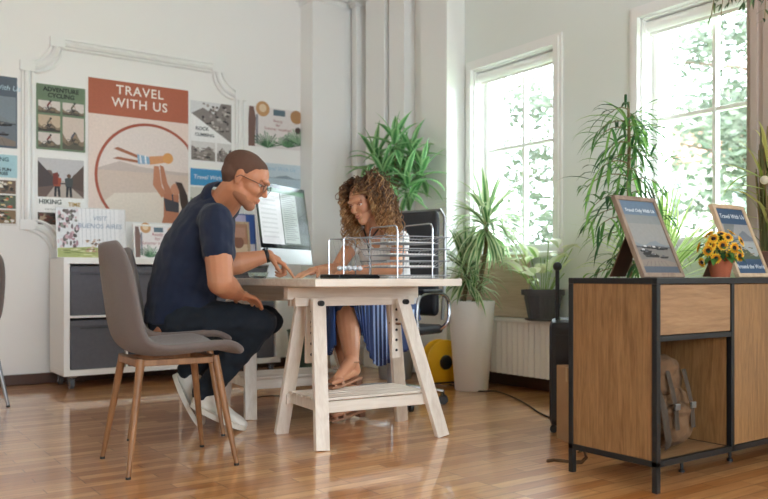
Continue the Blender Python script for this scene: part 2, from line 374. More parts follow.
# ================================================================ PRINTED MATTER
def c_(h): return lin(h)
class Pic:
    """flat print drawn with polygons, local x right, y up, z out of the print"""
    def __init__(s, w, h, base): s.m = MB(); s.w = w; s.h = h; s.z = .0004; s.rect(0, 0, 1, 1, base)
    def rect(s, x0, y0, x1, y1, c): s.poly([(x0,y0),(x1,y0),(x1,y1),(x0,y1)], c)
    def poly(s, pts, c):
        s.m._add([((x-.5)*s.w, (y-.5)*s.h, s.z) for x, y in pts], [tuple(range(len(pts)))], c_(c)); s.z += .000015
    def disc(s, x, y, r, c, n=20, sy=None):
        ry = sy or r*s.w/s.h
        s.poly([(x+r*math.cos(2*PI*k/n), y+ry*math.sin(2*PI*k/n)) for k in range(n)], c)
    def ring(s, x, y, r, t, c, n=28, ry=None, a0=0, a1=360, clip=None):
        ry = ry or r*s.w/s.h; ty = t*s.w/s.h
        vs = []; fs = []
        for k in range(n+1):
            a = R(a0+(a1-a0)*k/n)
            for q in (0, 1):
                X = x+(r-q*t)*math.cos(a); Y = y+(ry-q*ty)*math.sin(a)
                if clip: X = min(max(X, clip[0]), clip[2]); Y = min(max(Y, clip[1]), clip[3])
                vs.append(((X-.5)*s.w, (Y-.5)*s.h, s.z))
        for k in range(n): fs.append((2*k, 2*k+1, 2*k+3, 2*k+2))
        s.m._add(vs, fs, c_(c)); s.z += .000015
    def line(s, a, b, t, c):
        ax, ay = a[0]*s.w, a[1]*s.h; bx, by = b[0]*s.w, b[1]*s.h
        dx, dy = bx-ax, by-ay; L = math.hypot(dx, dy) or 1; nx, ny = -dy/L*t*s.w/2, dx/L*t*s.w/2
        s.poly([((ax+nx)/s.w, (ay+ny)/s.h), ((ax-nx)/s.w, (ay-ny)/s.h), ((bx-nx)/s.w, (by-ny)/s.h), ((bx+nx)/s.w, (by+ny)/s.h)], c)
    def patches(s, x0, y0, x1, y1, cols, n, size, seed):
        rd = random.Random(seed)
        for k in range(n):
            sx = size*rd.uniform(.4, 1)*(x1-x0); sy = size*rd.uniform(.3, .8)*(y1-y0)
            cx = rd.uniform(x0+sx, x1-sx) if x1-x0 > 2*sx else (x0+x1)/2; cy = rd.uniform(y0+sy, y1-sy) if y1-y0 > 2*sy else (y0+y1)/2
            a0 = rd.uniform(0, 6)
            s.poly([(cx+sx*math.cos(a0+2*PI*q/6)*rd.uniform(.6, 1), cy+sy*math.sin(a0+2*PI*q/6)*rd.uniform(.6, 1)) for q in range(6)], rd.choice(cols))
    def hills(s, x0, y0, x1, base, amp, c, seed, n=14):
        rd = random.Random(seed); ph = rd.uniform(0, 9)
        pts = [(x0, y0)] + [(x0+(x1-x0)*k/n, base+amp*(.5+.5*math.sin(ph+k*.7))*rd.uniform(.7, 1)) for k in range(n+1)] + [(x1, y0)]
        s.poly(pts, c)
    def person(s, x, y, h, c, c2='#3a3030', k=.5):
        w = h*k*s.h/s.w
        s.poly([(x-w*.18, y), (x-w*.05, y), (x, y+h*.42), (x+w*.06, y), (x+w*.2, y), (x+w*.16, y+h*.5), (x-w*.16, y+h*.5)], c2)
        s.poly([(x-w*.2, y+h*.45), (x+w*.2, y+h*.45), (x+w*.25, y+h*.8), (x, y+h*.86), (x-w*.25, y+h*.8)], c)
        s.disc(x, y+h*.92, w*.13, '#6b4a3a', 10)
    def bike(s, x, y, r, c, clothes):
        ry = r*s.w/s.h; x2 = x+r*2.6
        s.ring(x, y, r, r*.18, c, 16); s.ring(x2, y, r, r*.18, c, 16)
        s.line((x, y), (x+r, y+ry*1.2), r*.2, c); s.line((x+r, y+ry*1.2), (x2-r*.2, y+ry*1.2), r*.2, c); s.line((x+r*1.2, y), (x2-r*.3, y+ry*1.3), r*.2, c); s.line((x, y), (x+r*1.2, y), r*.2, c)
        s.line((x+r*.9, y+ry*1.6), (x+r*1.4, y+ry*.3), r*.5, '#2b2a2e'); s.poly([(x+r*.5, y+ry*1.5), (x+r*1.2, y+ry*1.4), (x+r*2.1, y+ry*2.9), (x+r*1.4, y+ry*3.1)], clothes)
        s.line((x+r*1.9, y+ry*2.6), (x2-r*.3, y+ry*1.5), r*.25, '#a87c66'); s.disc(x+r*2.0, y+ry*3.4, r*.42, '#333', 10)
def hexok(c): return c
def scene_harbour(p, x0, y0, x1, y1, sea='#8f9aa3', sky='#b7bfc6', dark='#2d3036'):
    H = y1-y0; p.rect(x0, y0, x1, y1, sky)
    p.hills(x0, y0+H*.45, x1, y0+H*.5, H*.12, '#7d868c', 3)
    p.rect(x0, y0, x1, y0+H*.47, sea); p.hills(x0, y0+H*.44, x1, y0+H*.46, H*.04, '#4a4f55', 8)
    rd = random.Random(4)
    for k in range(16):
        bx = rd.uniform(x0+.02*(x1-x0), x1-.30*(x1-x0)); by = y0+H*(.2+.24*rd.random()); L = .26*(x1-x0)
        p.poly([(bx, by+H*.04), (bx+L*.12, by), (bx+L*.85, by), (bx+L, by+H*.045)], dark)
        p.rect(bx+L*.3, by+H*.035, bx+L*.6, by+H*.075, rd.choice(['#8d8a86', '#53565c', '#c3c4c3']))
    p.poly([(x0, y0), (x0, y0+H*.16), (x0+(x1-x0)*.5, y0+H*.22), (x1, y0+H*.1), (x1, y0)], '#85796f')
    for k in range(6): p.line((x0+(x1-x0)*(.1+.13*k), y0+H*.01), (x0+(x1-x0)*(.22+.09*k), y0+H*.14), .008, '#5b524b')
def scene_cycle(p, x0, y0, x1, y1, seed, sky='#d8cfc9', ground='#5f5a4c'):
    H = y1-y0; Wd = x1-x0; p.rect(x0, y0, x1, y1, sky); p.hills(x0, y0, x1, y0+H*.25, H*.3, '#8c7a66', seed); p.hills(x0, y0, x1, y0+H*.12, H*.14, ground, seed+1)
    p.bike(x0+Wd*.3, y0+H*.24, Wd*.13, '#26262a', ['#4a4f66', '#7c3b36', '#6f6a5a'][seed % 3])
def scene_rocks(p, x0, y0, x1, y1, seed, dark=False):
    p.rect(x0, y0, x1, y1, '#dcdad8'); H = y1-y0
    p.hills(x0, y0, x1, y0+H*.45, H*.35, '#8d8580', seed)
    p.patches(x0, y0, x1, y0+H*.7, ['#6b625e', '#3f3a3a', '#a59b95', '#c7bfba', '#857a75'], 34, .16, seed)
def finish_pic(p, parent, name='photo'):
    o = obj(name, p.m, PRINT, parent, world=False); return o
def text(s, x, y, size, c, parent, z=.003, align='CENTER', sp=1.0, name='lettering', shear=0, bold=0, sx=1.0):
    cu = bpy.data.curves.new('txt', 'FONT'); cu.body = s; cu.size = size; cu.align_x = align; cu.align_y = 'CENTER'
    cu.space_character = sp; cu.extrude = .0003; cu.shear = shear; cu.offset = bold; cu.resolution_u = 3; cu.space_line = .95
    tmp = bpy.data.objects.new('txt', cu); col.objects.link(tmp)
    dg = bpy.context.evaluated_depsgraph_get(); dg.update()
    me = bpy.data.meshes.new_from_object(tmp.evaluated_get(dg)); bpy.data.objects.remove(tmp)
    me.materials.clear(); me.materials.append(ink(c))
    o = bpy.data.objects.new(name, me); col.objects.link(o); o.parent = parent; o.location = (x, y, z); o.scale = (sx, 1, 1)
    return o

def wall_pt(px, py):            # point of the poster wall seen at that place in the photo
    r = (px-384)/800; t = YL/(-.576*r+.817); return ((.817*r+.576)*t, EYE+(277-py)*t/800)
def poster(px0, py0, px1, py1, label, c='#f1efec', thick=.004, group=None, cat='poster'):
    xa, za = wall_pt(px0, py0); xb, zb_ = wall_pt(px1, py1)
    w, h = xb-xa, za-zb_
    m = MB(); m.box(-w/2, w/2, -h/2, h/2, -.002, .0003)
    o = obj('poster', m, mat('poster_paper_'+c.strip('#'), c, .6)); o.location = ((xa+xb)/2, YL-.006, (za+zb_)/2); o.rotation_euler = (R(90), 0, 0)
    tag(o, label, cat, group); return o, w, h
bpy.context.view_layer.update()

# big central poster
o, w, h = poster(88, 77, 188, 224, 'large terracotta and cream wall poster reading Travel With Us, with mother lifting child')
p = Pic(w, h, '#ecd9cf')
p.rect(0, .75, 1, 1, '#b5654a')
cxx, cyy, rr = .60, .325, .53
ryy = rr*w/h
def circ(a): return (min(max(cxx+rr*math.cos(a), 0), 1), min(max(cyy+ryy*math.sin(a), 0), 1))
ring_pts = [circ(2*PI*k/60) for k in range(60)]
p.poly(ring_pts, '#e9dcd6')
p.poly([q for q in [circ(PI+.35+ (PI-.7)*k/30) for k in range(31)]] , '#e6d6cd')
p.poly([(.08, .37), (.3, .43), (.5, .40), (.8, .385), (1, .38), (1, .33), (.07, .33)], '#cdbdb6')
p.poly([(.065, .36), (1, .36), (1, 0), (.25, 0), (.12, .12)], '#d8c5b8')
p.poly([(.12, .12), (.25, .2), (1, .24), (1, 0), (.22, 0)], '#e8dccf')
p.ring(cxx, cyy, rr+.012, .028, '#a9543c', 60, ryy+.012*w/h, 0, 360, clip=(0, 0, 1, .78))
_pp, _dd = p.poly, p.disc
p.poly = lambda pts, c: _pp([(x+.04, max(0, y-.085+(.015 if y < .2 else 0))) for x, y in pts], c)
# child
p.poly([(.20, .60), (.24, .615), (.45, .565), (.44, .545)], '#a86a4c'); p.poly([(.19, .53), (.24, .545), (.46, .53), (.45, .51)], '#a86a4c')
p.poly([(.43, .575), (.56, .56), (.57, .51), (.44, .505)], '#8fb4cf'); p.line((.46, .57), (.47, .51), .012, '#fff'); p.line((.51, .57), (.52, .51), .012, '#fff')
p.poly([(.55, .565), (.70, .58), (.72, .53), (.56, .505)], '#d99a6a'); p.disc(.745, .563, .055, '#e0a25f', 16)
# mother
p.poly([(.60, .50), (.65, .50), (.68, .35), (.74, .30), (.68, .27), (.59, .36)], '#c38464')
p.poly([(.66, .51), (.70, .50), (.74, .38), (.80, .30), (.74, .27), (.68, .38)], '#b97a5b')
p.poly([(.70, .30), (.86, .30), (.86, .14), (.84, 0), (.68, 0), (.70, .12)], '#b87657')
p.poly([(.70, .27), (.86, .24), (.86, .15), (.72, .16)], '#3b3742'); p.line((.79, .3), (.80, .22), .015, '#3b3742')
p.disc(.83, .34, .058, '#c98d6f', 16); p.poly([(.82, .395), (.89, .39), (.95, .30), (.97, .19), (.90, .15), (.87, .25), (.86, .33)], '#3a2620')
p.poly = _pp
finish_pic(p, o)
text('TRAVEL', 0, h*.5-.068, .097, '#f6efe8', o, bold=.001, sp=1.12); text('WITH US', -.0, h*.5-.165, .097, '#f6efe8', o, bold=.001, sp=1.12)

# adventure cycling
o, w, h = poster(36, 83, 85, 153, 'green poster of four cycling photos reading Adventure Cycling', '#7d8f76')
p = Pic(w, h, '#71866b')
for q, r_ in enumerate(((.04, .56, .48, .75), (.53, .56, .97, .75))):
    scene_cycle(p, *r_, q+1)
scene_cycle(p, .04, .28, .48, .53, 2, '#c9b49c', '#453f38'); scene_cycle(p, .04, .03, .48, .26, 4); scene_cycle(p, .53, .03, .97, .53, 3, '#d5c6bb')
finish_pic(p, o); text('ADVENTURE', 0, h*.425, .043, '#0f1a13', o, bold=.001); text('CYCLING', 0, h*.335, .043, '#0f1a13', o, bold=.001)

# hiking time
o, w, h = poster(36, 155, 85, 228, 'white poster of two hikers under dark hills reading Hiking Time', '#f3f2ef')
p = Pic(w, h, '#f4f3f0')
p.rect(.03, .42, .97, .97, '#c6c4c6'); p.hills(.03, .42, .97, .62, .2, '#6b5750', 5); p.poly([(.03, .93), (.35, .7), (.6, .62), (.03, .55)], '#4a3f40'); p.poly([(.97, .9), (.7, .7), (.5, .6), (.97, .52)], '#5c4a42')
p.poly([(.2, .42), (.45, .66), (.55, .66), (.97, .42)], '#b9aca1')
p.person(.42, .43, .33, '#a34a2e', '#26262c', .7); p.poly([(.33, .6), (.44, .6), (.43, .78), (.34, .76)], '#7b2f24'); p.person(.66, .43, .33, '#454a48', '#25262b', .7); p.line((.48, .62), (.6, .62), .03, '#4a4040')
p.rect(.03, .03, .48, .20, '#53463c'); p.patches(.03, .03, .48, .20, ['#2b2522', '#8a7765', '#b39b80', '#6d3f32'], 14, .25, 3); p.rect(.52, .03, .97, .20, '#7d7468'); p.patches(.52, .03, .97, .20, ['#3b3531', '#a1907b'], 14, .25, 4)
finish_pic(p, o); text('HIKING', -w*.22, -h*.15, .046, '#233a33', o, bold=.001); text('TIME', w*.27, -h*.175, .040, '#b58f3a', o, bold=.001)
text('PLAN A DAY OUT IN THE MOUNTAINS', 0, -h*.255, .0125, '#333333', o)

# rock climbing
o, w, h = poster(190, 100, 231, 165, 'white poster of grey cliffs reading Rock Climbing', '#f4f4f4')
p = Pic(w, h, '#f5f5f5'); rd = random.Random(8)
p.rect(0, .55, 1, 1, '#dfe0e2'); p.poly([(0, .78), (.3, .9), (.6, .8), (.75, 1), (1, 1), (1, .35), (0, .72)], '#8a8380')
p.patches(.25, .5, 1, 1, ['#5a5250', '#3b3738', '#a8a09b', '#c5beb9', '#7b716d'], 60, .1, 5)
p.poly([(0, .80), (0, .1), (1, .1), (1, .36)], '#f5f5f5')
scene_rocks(p, .02, .03, .6, .34, 6); scene_rocks(p, .64, .03, 1, .34, 9)
finish_pic(p, o); text('ROCK', -w*.22, h*.05, .04, '#333a40', o, bold=.0008); text('CLIMBING', -w*.16, -h*.05, .036, '#333a40', o, bold=.0008)

# blue header poster
o, w, h = poster(190, 168, 231, 226, 'poster with bright blue heading and landscape photo, behind the head of the person in navy', '#f4f4f4')
p = Pic(w, h, '#eceeec'); p.rect(0, .70, 1, 1, '#3b93c8'); p.rect(0, .05, 1, .67, '#cfcfc6'); p.hills(0, .05, 1, .35, .2, '#7f8b6a', 4); p.patches(0, .08, 1, .4, ['#56624a', '#9b9877', '#6e7a5e'], 24, .12, 2)
finish_pic(p, o); text('Travel With Us', 0, h*.35, .048, '#f4f8fa', o, shear=.2)

# ready for summer (wall)
o, w, h = poster(248, 105, 300, 151, 'landscape poster of palm fronds, bottle and straw hat, beside the wall moulding', '#f2f0ee')
def summer(p):
    p.rect(0, 0, 1, 1, '#e9e3e2')
    p.poly([(.0, 0), (.12, 0), (.14, .7), (.10, .98), (.02, .98), (0, .7)], '#7c6058'); p.rect(.14, .1, .18, .8, '#8a8b95')
    p.disc(.27, .95, .13, '#c99a6a', 20); p.disc(.27, .97, .07, '#e6cfae', 16)
    p.rect(.47, .82, .70, .97, '#5e7480'); p.disc(.92, .84, .12, '#b78a5f', 18); p.disc(.95, .5, .06, '#4b3b38', 14)
    rd = random.Random(6)
    for cx0, cy0 in ((.35, .0), (.75, .05), (.95, .15)):
        for k in range(15):
            a = R(15+k*10.5); L = rd.uniform(.22, .34); p.line((cx0, cy0), (cx0+L*.9*math.cos(a), cy0+L*1.25*math.sin(a)), .02, rd.choice(['#4f7b57', '#6c9a6d', '#3c6146', '#88a98a']))
    p.poly([(0, -.0), (1, 0), (1, .001), (0, .001)], '#dddddd')
p = Pic(w, h, '#efe9e8'); summer(p); finish_pic(p, o)
text('Ready\nfor\nSummer vacation!', w*.06, h*.08, .036, '#a8676a', o)
# pale sea poster
o, w, h = poster(256, 162, 300, 192, 'pale blue seaside poster low on the wall behind the monitor', '#e6edf0')
p = Pic(w, h, '#cfdfe8'); p.rect(0, 0, 1, .45, '#b9cfdb'); p.hills(.1, .45, 1, .47, .12, '#8fa2b0', 3); p.rect(0, 0, 1, .1, '#dbe4e6'); finish_pic(p, o)
text('Travel With Us', 0, h*.3, .05, '#9fc3d8', o, shear=.2)
# far left posters
o, w, h = poster(-30, 72, 17, 149, 'dark harbour poster at the far left edge, above another poster', '#dfe0e0')
p = Pic(w, h, '#54616e'); scene_harbour(p, .03, .03, .97, .72, '#6d7680', '#7f8b95', '#24272c'); finish_pic(p, o); text('Travel With Us', w*.04, h*.34, .05, '#b9d4e4', o, shear=.2)
o, w, h = poster(-30, 152, 17, 226, 'poster of small food photos under a pale blue heading at the far left edge', '#e9e7e4')
p = Pic(w, h, '#e8e6e2'); p.rect(0, .68, 1, 1, '#a9cfd8')
for i in range(3):
    for j in range(2):
        x0, y0 = .04+.49*j, .03+.21*i; p.rect(x0, y0, x0+.44, y0+.19, ['#6e5a4b', '#8b6f50', '#5a6250'][(i+j) % 3]); p.patches(x0, y0, x0+.44, y0+.19, ['#c0563c', '#d9c08f', '#3e3a34', '#e5ded2', '#5c7a45', '#2a2524'], 16, .2, i*2+j)
finish_pic(p, o); text('BIKING', w*.1, h*.43, .04, '#2f5560', o, bold=.0008); text('MAKING FUN\nMEMORIES', w*.06, h*.26, .03, '#1f2c33', o, bold=.0008)

# framed picture helper (frame, mount, photo, strut)
FRAMEW = wood_mat('picture_frame_wood', '#7a6556', '#988473', 'Z')
FRAMEL = wood_mat('picture_frame_light', '#b59a7e', '#cfb799', 'Z')
def framed(name, label, w, h, drawer, loc, rz, tilt, fm, border=.018, strut=True, cat='picture frame', texts=(), thick=.016):
    t = thing(name, label, cat, loc, rz)
    # local: x right, y up (before tilting), z out; origin at the bottom edge
    M = Matrix.Translation((0, 0, h/2*math.cos(tilt))) @ Matrix.Translation((0, h/2*math.sin(tilt), 0)) @ Matrix.Rotation(PI/2-tilt, 4, 'X')
    m = MB(); b = border
    m.box(-w/2, w/2, -h/2, -h/2+b, -thick, .004, M); m.box(-w/2, w/2, h/2-b, h/2, -thick, .004, M)
    m.box(-w/2, -w/2+b, -h/2+b, h/2-b, -thick, .004, M); m.box(w/2-b, w/2, -h/2+b, h/2-b, -thick, .004, M)
    obj('frame_moulding', m, fm, t, world=False, bevel=.002)
    m = MB(); m.box(-w/2+b, w/2-b, -h/2+b, h/2-b, -thick+.002, -.003, M); obj('backing_board', m, mat('backing_board', '#5a4638', .8), t, world=False)
    pw, ph = w-2*b, h-2*b
    p = Pic(pw, ph, '#ffffff'); drawer(p); q = finish_pic(p, t); q.matrix_basis = M @ Matrix.Translation((0, 0, -.0026))
    for (s, x, y, sz, c) in texts:
        e = text(s, x*pw, y*ph, sz, c, t, shear=.15); e.matrix_basis = M @ Matrix.Translation((x*pw, y*ph, .0005))
    if strut:
        top = M @ Vector((0, h*.22, -thick)); foot = Vector((0, h*.22*math.sin(tilt)+h*.55, .003))
        m = MB(); m.obox(top, foot, w*.38, .004, (1, 0, 0)); obj('easel_strut', m, mat('strut_board', '#6a4a38', .8), t, world=False)
    return t
def d_har(p):
    p.rect(0, .0, 1, 1, '#63788c'); p.rect(0, .55, 1, .8, '#808585'); scene_harbour(p, 0, .08, 1, .68, '#77746f', '#8f8f8c', '#17171b'); p.rect(0, 0, 1, .09, '#525a66')
def d_city(p):
    p.rect(0, 0, 1, 1, '#33506f'); p.rect(0, .22, 1, .76, '#97999a'); p.hills(0, .5, 1, .55, .12, '#6f7780', 6); p.rect(0, .22, 1, .48, '#9fa7a9')
    p.hills(0, .22, 1, .26, .14, '#4c5a45', 2); p.patches(0, .24, 1, .42, ['#59684a', '#7d6f60', '#39423a', '#a89a88'], 26, .1, 5); p.poly([(.1, .76), (.5, .76), (.3, .58), (.05, .6)], '#777d7c')
framed('picture_frame', 'grey-brown framed harbour picture reading Travel Only With Us, left one on the cabinet', .25, .345, d_har, (2.612, 1.86, .759), 0, R(24), FRAMEW,
       texts=(('Travel Only With Us', 0, .36, .021, '#e6eef4'),))
framed('picture_frame', 'light wood framed print with blue bands reading Travel With Us, behind the sunflowers', .24, .335, d_city, (3.195, 1.84, .759), 0, R(22), FRAMEL,
       texts=(('Travel With Us', 0, .375, .029, '#dfe8f0'), ('Around the World', .0, -.40, .027, '#dfe8f0')))

# ================================================================ STORAGE UNIT ON CASTERS
ux0, ux1, uy0, uy1, uz0, uz1 = 1.335, 2.965, 5.62, 6.02, .09, .89
unit = thing('storage_unit', 'long white cube storage unit on casters against the poster wall', 'storage unit', ((ux0+ux1)/2, 5.8, 0))
m = MB(); m.box(ux0, ux1, uy0, uy1, uz1-.04, uz1); m.box(ux0, ux1, uy0, uy1, uz0, uz0+.04)
m.box(ux0, ux0+.04, uy0, uy1, uz0+.04, uz1-.04); m.box(ux1-.04, ux1, uy0, uy1, uz0+.04, uz1-.04)
m.box(ux0, ux1, uy1-.004, uy1, uz0, uz1)
cw = (ux1-ux0-.08-.045)/4; chh = (uz1-uz0-.08-.016)/2
for k in (1, 2, 3): m.box(ux0+.04+k*cw+(k-1)*.015, ux0+.04+k*cw+k*.015, uy0+.001, uy1, uz0+.04, uz1-.04)
m.box(ux0+.04, ux1-.04, uy0+.001, uy1, uz0+.04+chh, uz0+.056+chh); obj('carcass', m, WHITE, unit, bevel=.002)
def caster(parent, x, y, r=.035, name='caster'):
    m = MB(); m.tube([(x-.012, y, r), (x+.012, y, r)], r, 20); o = obj(name, m, mat('caster_grey', '#5c6065', .4), parent, smooth=True)
    f = MB(); f.box(x-.02, x-.016, y-.02, y+.02, r*.6, 2*r+.012); f.box(x+.016, x+.02, y-.02, y+.02, r*.6, 2*r+.012); f.box(x-.03, x+.03, y-.03, y+.03, 2*r+.008, 2*r+.02); obj('fork', f, CHROME, o, bevel=.001)
    return o
for x in (ux0+.06, ux1-.06):
    for y in (uy0+.05, uy1-.06): caster(unit, x, y)
for i in range(4):
    for j in range(2):
        x0 = ux0+.04+i*(cw+.015)+.008; z0 = uz0+.04+j*(chh+.016)+.001
        pos = ['leftmost', 'second from left', 'third from left', 'rightmost'][i] + (' in upper row' if j else ' in lower row')
        b = thing('storage_box', 'dark grey fabric box in the cube unit, %s' % pos, 'storage box', (x0+cw/2-.008, 5.8, z0), group='grey fabric boxes in the cube unit')
        m = MB(); m.box(x0, x0+cw-.016, uy0+.012, uy1-.02, z0, z0+chh-.035); obj('box_body', m, GREYBOX, b, bevel=.006)
        m = MB(); m.box(x0-.002, x0+cw-.014, uy0+.007, uy1-.018, z0+chh-.06, z0+chh-.018); obj('lid', m, GREYBOX, b, bevel=.004)
        m = MB(); m.box(x0+.06, x0+cw-.075, uy0+.004, uy0+.008, z0+chh-.075, z0+chh-.068); obj('handle_strip', m, mat('box_trim', '#3d3d42', .6), b)

def d_ba(p):
    p.rect(0, 0, 1, 1, '#dfe0e2'); p.rect(.32, .2, .9, 1, '#e9eaec')
    for k in range(9): p.line((.36+.06*k, .25), (.36+.06*k, 1), .008, '#c7cacf')
    p.patches(0, .15, .33, 1, ['#a9868f', '#6f6a6a', '#caa7ad', '#8b8f86', '#d8c3c6', '#5a5350'], 70, .13, 3)
    p.poly([(0, 0), (1, 0), (1, .1), (.5, .22), (0, .18)], '#a9b070'); p.patches(0, .0, .9, .22, ['#8d9a57', '#c4c888', '#d9d8a8', '#79854c'], 40, .1, 6)
    p.patches(.38, .1, .7, .38, ['#8a6b52', '#c9a98a', '#e8ddd0', '#6b5344', '#b78e74'], 40, .13, 7)
def leaning(name, label, px0, px1, py0, Y, drawer, fm, border, texts=(), cat='poster'):
    """a picture standing on the storage unit, leaning back slightly"""
    def at(px):
        r = (px-384)/800; t = Y/(-.576*r+.817); return (.817*r+.576)*t, t
    xa, ta = at(px0); xb, tb = at(px1); h = EYE+(277-py0)*ta/800-uz1
    return framed(name, label, xb-xa, h/math.cos(R(7)), drawer, ((xa+xb)/2, Y, uz1+.001), 0, R(7), fm, border, strut=False, cat=cat, texts=texts, thick=.008)
leaning('poster_board', 'white poster board reading Visit Buenos Aires, standing on the white storage unit', 57, 127, 206, 5.72, d_ba, WHITE, .004, (('VISIT', .12, .30, .044, '#8a9bb0'), ('BUENOS AIRES', .12, .14, .046, '#8a9bb0')))
leaning('picture_frame', 'small white-framed summer vacation picture on the storage unit behind the person in navy', 134, 178, 224, 5.76, summer, WHITE, .012, (('Ready\nfor\nSummer vacation!', .05, .1, .034, '#a8676a'),), 'picture frame')
def d_blue(p): p.rect(0, 0, 1, 1, '#c9c4e6'); p.rect(.7, 0, 1, 1, '#3a5fb0'); p.rect(0, 0, 1, .35, '#e8e2ee')
def d_brown(p): p.rect(0, 0, 1, 1, '#b98a74'); p.rect(.0, 0, 1, .4, '#e3cbb0'); p.disc(.5, .45, .3, '#8d5d4c', 16); p.rect(.1, .6, .9, .9, '#c79a88')
leaning('picture_frame', 'blue and lilac framed picture at the right end of the storage unit', 228, 257, 213, 5.84, d_blue, mat('blue_frame', '#2c4f9a', .4), .008, cat='picture frame')
leaning('picture_frame', 'wood-framed picture at the right end of the storage unit, beside the person in navy', 228, 251, 221, 5.72, d_brown, FRAMEL, .02, cat='picture frame')

# ================================================================ TABLE: TOP, TRESTLES
EX = Vector((.996, -.089, 0)); EY = Vector((.089, .996, 0)); NL = W(-.285, 3.318)
TT = .752
def T(w, l, z=0): return Vector((NL.x, NL.y, z)) + EX*w + EY*l
TM = Matrix(((EX.x, EY.x, 0, NL.x), (EX.y, EY.y, 0, NL.y), (0, 0, 1, 0), (0, 0, 0, 1)))
def table_obj(name, mb, m, label, cat, **k):
    return tag(obj(name, mb, m, **k), label, cat)
m = MB(); m.box(0, .745, 0, 1.60, TT-.034, TT)
tt = tag(obj('table_top', m, BIRCHX, bevel=.003), 'pale whitewashed rectangular desk top resting on two trestles', 'table top')
tt.matrix_world = TM
def trestle(l0, label):
    t = thing('trestle', label, 'trestle'); s = 1
    def board(name, pts, wd, th, side, mt=BIRCH, parent=t):
        m = MB(); m.obox(pts[0], pts[1], wd, th, side); return obj(name, m, mt, parent, world=False, bevel=.003)
    zb_ = .700
    board('beam', ((.03, l0+.238, .685), (.735, l0+.238, .685)), .05, .058, (0, 1, 0), BIRCHX)
    m = MB(); m.box(.06, .70, l0+.195, l0+.222, .625, .667); m.box(.06, .70, l0+.254, l0+.281, .625, .667); obj('cross_rail', m, BIRCHX, t, world=False, bevel=.002)
    for wb, wt, fl_ in ((.10, .155, 0), (.735, .60, 1)):
        for lb, lt in ((0, .155), (.455, .32)):
            if fl_ and lb: wb, wt = .785, .645
            m = MB(); p, q = Vector((wb, l0+lb, 0)), Vector((wt, l0+lt, .66))
            m.obox(p+(q-p)*.0 + Vector((0,0,.0)), q, .066, .03, (1, 0, 0))
            o = obj('leg', m, BIRCH, t, world=False, bevel=.003)
            kn = MB(); c = q - (q-p).normalized()*.02 + Vector((0, -.02 if lb == 0 else .02, 0))
            kn.tube([c, c + Vector((0, -.022 if lb == 0 else .022, 0))], .013, 10); obj('bolt_knob', kn, BLACKP, o, world=False, smooth=True)
    for w_ in (.13, .59):
        m = MB(); m.box(w_, w_+.05, l0+.226, l0+.25, .36, .66); o = obj('height_post', m, BIRCH, t, world=False, bevel=.002)
        h_ = MB()
        for k in range(5):
            z = .40+.05*k
            h_.tube([(w_+.025, l0+.224, z), (w_+.025, l0+.2265, z)], .007, 8)
        obj('peg_hole', h_, BLACKP, o, world=False)
        pg = MB(); pg.tube([(w_+.025, l0+.19, .53), (w_+.025, l0+.29, .53)], .006, 8); obj('peg', pg, LEGW, o, world=False)
    # low slatted shelf
    for l_ in (.075, .401):
        w0 = .112; w1 = .70
        board('shelf_rail', ((w0-.01, l0+l_, .175), (w1+.02, l0+l_, .175)), .05, .022, (0, 0, 1), BIRCHX)
    for w_ in (.13, .665):
        board('shelf_end', ((w_, l0+.085, .178), (w_, l0+.39, .178)), .045, .02, (0, 0, 1), BIRCH)
    for k in range(6):
        l_ = l0+.105+k*.053; m = MB(); m.box(.11, .70, l_-.018, l_+.018, .203, .214); obj('shelf_slat', m, BIRCHX, t, world=False, bevel=.001)
    t.matrix_world = TM
    return t
trestle(.145, 'whitewashed wooden trestle with slatted shelf at the near end of the desk')
trestle(1.02, 'whitewashed wooden trestle at the far end of the desk, behind the white sneakers')

